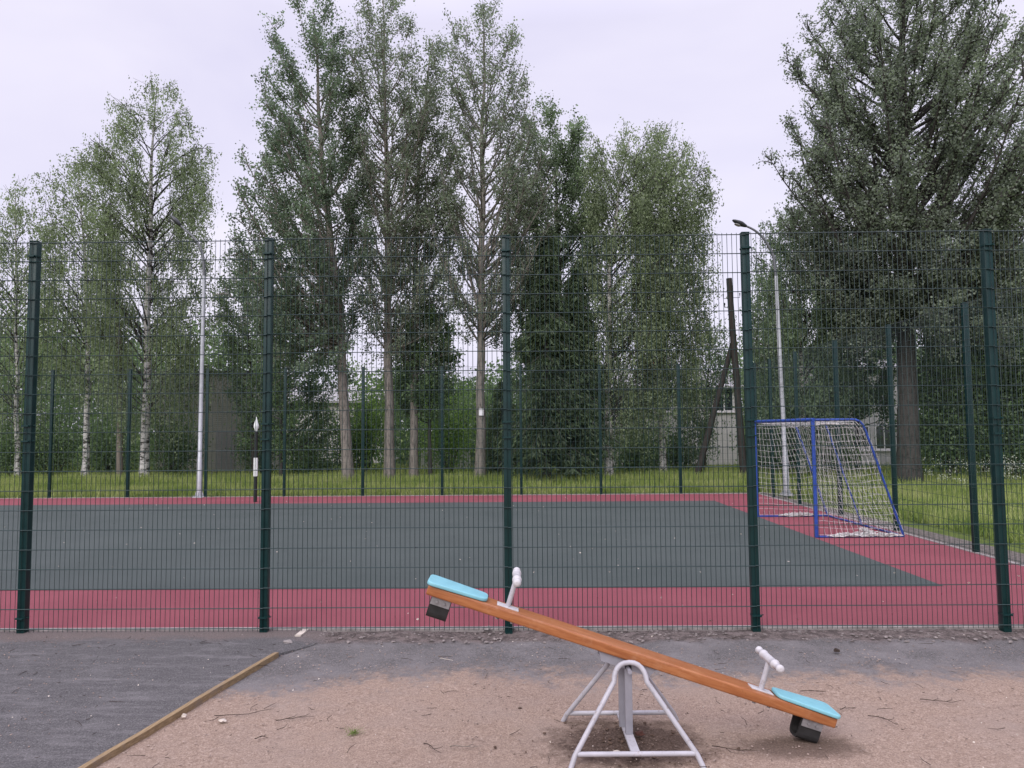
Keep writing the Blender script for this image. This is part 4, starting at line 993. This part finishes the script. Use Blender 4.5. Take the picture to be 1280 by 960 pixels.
def twig_litter():
    mb = MB(); R4 = random.Random(11)
    for k in range(420):
        c = fr(R4.uniform(-7, 6), -R4.uniform(.05, 4.2)**1.0 - .02, .012); c.z = .016 if c.x > -2 else .03
        a = R4.uniform(0, 6.28); L = R4.choice((.02, .03, .03, .05, .08, .12)); d = Vector((math.cos(a), math.sin(a), R4.uniform(-.05, .1)))*L; q = Vector((-d.y, d.x, 0))*R4.uniform(-.2, .2)
        mb.tube([c, c + d*.5 + q, c + d], [.0022, .002, .001], 4)
    o = mb.build('twig_litter', M['twig']); tag(o, 'tiny dark bits of twig and bark strewn over the playground', 'litter', kind='stuff')
twig_litter()
def twig(px, py, length, ang, label, fork=True, m=None, z=.014, r=.0032):
    p = at(px, py, z=0); root_pts = []
    mb = MB(); n = 7; c = Vector((0, 0, z)); d = ang
    pts = [c.copy()]
    for i in range(n):
        d += rnd.uniform(-.35, .35); c = c + Vector((math.cos(d), math.sin(d), 0))*length/n; c.z = z + rnd.uniform(0, .008); pts.append(c.copy())
    mb.tube(pts, [r*(1-.6*i/n) for i in range(n+1)], 5)
    if fork:
        for k in (2, 4):
            q = pts[k]; a = ang + rnd.choice((-1, 1))*rnd.uniform(.5, .9); mb.tube([q, q + Vector((math.cos(a), math.sin(a), .02))*length*.22, q + Vector((math.cos(a+.3), math.sin(a+.3), .02))*length*.36], [r*.7, r*.5, r*.3], 4)
    o = mb.build('twig', m or M['twig'], None); o.location = (p.x, p.y, 0); tag(o, label, 'twig', 'twigs on the ground')
twig(1000, 866, .20, .1, 'forked dark twig on the sand above the low turquoise seat')
twig(1150, 876, .30, -.15, 'long thin twig on the sand at the far right')
twig(1085, 897, .24, -.35, 'thin twig on the sand right of the low turquoise seat')
twig(1050, 889, .13, .25, 'short knobbly twig touching the end of the low seat')
twig(530, 932, .20, -.5, 'bundle like forked twig on the sand left of the seesaw frame')
twig(562, 936, .22, .35, 'pale brown twig just left of the seesaw frame foot', m=M['pole_wood'])
twig(268, 897, .42, .05, 'long curved twig on the sand beside the timber edging', False)
twig(345, 903, .26, -.12, 'dark branching twig on the sand at the lower left')
twig(318, 926, .10, .3, 'tiny clump of twig on the sand at the lower left')
twig(34, 920, .16, .15, 'dark twig lying on the grey asphalt path')
twig(0, 946, .14, .5, 'dark twig in the bottom left corner of the path')
twig(890, 935, .30, -.55, 'thin dark root like twig right of the seesaw frame')
twig(905, 800, .28, -.2, 'twig lying by the foot of the fence post at the right')
twig(550, 825, .16, -.3, 'pale curled twig on the grey ground under the raised seat', False, M['pale_litter'])
twig(80, 806, .22, .1, 'dark twig on the path near the left fence post')
def scrap(name, px, py, size, m, label, cat, h=.02):
    p = at(px, py, z=0); bm = bmesh.new(); bmesh.ops.create_icosphere(bm, subdivisions=2, radius=1)
    for v in bm.verts:
        k = 1 + .45*mnoise.noise(v.co*1.8 + Vector((px, py, 0))); v.co = Vector((v.co.x*size*k, v.co.y*size*.7*k, max(-.1, v.co.z)*h*k + h*.5))
    me = bpy.data.meshes.new(name); bm.to_mesh(me); bm.free(); me.materials.append(m); o = bpy.data.objects.new(name, me); COL.objects.link(o); o.location = (p.x, p.y, .006); tag(o, label, cat)
scrap('fir_cone', 1046, 817, .030, M['twig'], 'small dark cone on the grey ground left of the right fence post', 'cone', .03)
scrap('dry_leaf', 800, 921, .032, M['dry_leaf'], 'dark red brown dry leaf under the seesaw', 'leaf', .022)
scrap('pale_leaf', 771, 944, .032, M['pale_litter'], 'pale crumpled leaf under the seesaw near its front bar', 'leaf', .014)
scrap('pale_stone', 278, 903, .030, M['pale_litter'], 'flat pale stone on the sand beside the timber edging', 'stone', .012)
scrap('pale_stone', 230, 898, .022, M['pale_litter'], 'small pale stone touching the timber edging', 'stone', .018)
scrap('stone_chip', 360, 806, .045, M['concrete'], 'pale concrete chip near the second fence post from the left', 'stone', .03)
scrap('stone_chip', 610, 789, .05, M['concrete'], 'pale concrete chip by the foot of the middle fence post', 'stone', .03)
# grass tuft on sand
mb = MB(); R3 = random.Random(5)
for k in range(46):
    a = R3.uniform(0, 6.28); r = abs(R3.gauss(0, .035)); b = Vector((math.cos(a)*r, math.sin(a)*r, 0)); t = b + Vector((R3.gauss(0, .05), R3.gauss(0, .05), R3.uniform(.015, .055))); w = Vector((-math.sin(a), math.cos(a), 0))*.003
    mb.add([b-w, b+w, t], [(0, 1, 2)])
o = mb.build('grass_tuft', M['grass']); o.location = at(441, 917, z=0).xy.to_3d(); tag(o, 'small green grass tuft growing in the sand left of the seesaw', 'grass tuft')
# paper notice on the airy aspen
mb = MB(); mb.box((-.09, -.012, -.14), (.09, 0, .14)); mb.tube([(0, -.018, .11), (0, -.012, .11)], .008, 6)
o = mb.build('paper_notice', M['paper']); p = at(601.5, 515, Y=29.1-.225); o.location = p; tag(o, 'small blank white notice pinned to the airy aspen trunk', 'notice')

# ------------------------------------------------------------------ sky, sun, camera
SUN_EL, SUN_AZ = math.radians(38), math.radians(-155)     # azimuth from +Y towards +X
w = bpy.data.worlds.new('World'); S.world = w; w.use_nodes = True; nt = w.node_tree; nt.nodes.clear()
N = nt.nodes.new; Lk = nt.links.new
out = N('ShaderNodeOutputWorld'); bg = N('ShaderNodeBackground'); add = N('ShaderNodeAddShader'); bg2 = N('ShaderNodeBackground')
sky = N('ShaderNodeTexSky'); sky.sky_type = 'NISHITA'; sky.sun_disc = False; sky.sun_elevation = SUN_EL; sky.sun_rotation = SUN_AZ; sky.air_density = 1.0; sky.dust_density = 3.0
Lk(sky.outputs[0], bg.inputs['Color']); bg.inputs['Strength'].default_value = .05*.25
tc = N('ShaderNodeTexCoord'); sp = N('ShaderNodeSeparateXYZ'); Lk(tc.outputs['Generated'], sp.inputs[0])
mp = N('ShaderNodeMapping'); mp.inputs['Scale'].default_value = (1.0, 1.0, 2.2); Lk(tc.outputs['Generated'], mp.inputs['Vector'])
ns = N('ShaderNodeTexNoise'); ns.inputs['Scale'].default_value = 2.0; ns.inputs['Detail'].default_value = 4; ns.inputs['Roughness'].default_value = .5; ns.inputs['Distortion'].default_value = .35; Lk(mp.outputs[0], ns.inputs['Vector'])
rc = N('ShaderNodeValToRGB'); rc.color_ramp.elements[0].position = .36; rc.color_ramp.elements[0].color = (.630, .602, .755, 1); rc.color_ramp.elements[1].position = .66; rc.color_ramp.elements[1].color = (.750, .712, .825, 1); Lk(ns.outputs['Fac'], rc.inputs['Fac'])
# overcast luminance: brighter towards the zenith
mr = N('ShaderNodeMapRange'); mr.inputs['From Min'].default_value = 0; mr.inputs['From Max'].default_value = 1; mr.inputs['From Min'].default_value = .5; mr.inputs['To Min'].default_value = .92; mr.inputs['To Max'].default_value = 2.5; Lk(sp.outputs[2], mr.inputs['Value'])
Lk(rc.outputs['Color'], bg2.inputs['Color']); Lk(mr.outputs[0], bg2.inputs['Strength'])
Lk(bg.outputs[0], add.inputs[0]); Lk(bg2.outputs[0], add.inputs[1]); Lk(add.outputs[0], out.inputs['Surface'])
sd = bpy.data.lights.new('sun', 'SUN'); sd.energy = 1.5; sd.angle = math.radians(35); sd.color = (1, .97, .93); so = bpy.data.objects.new('sun', sd); COL.objects.link(so)
dirv = Vector((math.sin(SUN_AZ)*math.cos(SUN_EL), math.cos(SUN_AZ)*math.cos(SUN_EL), math.sin(SUN_EL)))
so.rotation_euler = dirv.to_track_quat('Z', 'Y').to_euler()

cam = bpy.data.cameras.new('camera'); co = bpy.data.objects.new('camera', cam); COL.objects.link(co)
cam.sensor_fit = 'HORIZONTAL'; cam.sensor_width = 36; cam.lens = F_PX/1280*36; cam.clip_start = .05; cam.clip_end = 3000
c, s = math.cos(PITCH), math.sin(PITCH); Xr = Vector((1, 0, 0)); Up = Vector((0, -s, c)); Fw = Vector((0, c, s)); cr, sr = math.cos(ROLL), math.sin(ROLL)
r_ = Xr*cr + Up*sr; u_ = Up*cr - Xr*sr
Mx = Matrix((r_, u_, -Fw)).transposed().to_4x4(); Mx.translation = (0, 0, CAM_H); co.matrix_world = Mx
S.camera = co
vs_ = S.view_settings; vs_.view_transform = 'Standard'; vs_.look = 'None'; vs_.exposure = 0.37; vs_.gamma = 1
try: vs_.use_curve_mapping = False
except Exception: pass
S.render.engine = 'CYCLES'
S.cycles.max_bounces = 8; S.cycles.diffuse_bounces = 5; S.cycles.glossy_bounces = 2; S.cycles.transmission_bounces = 3
S.cycles.use_denoising = True
print('leaves', TOTAL)
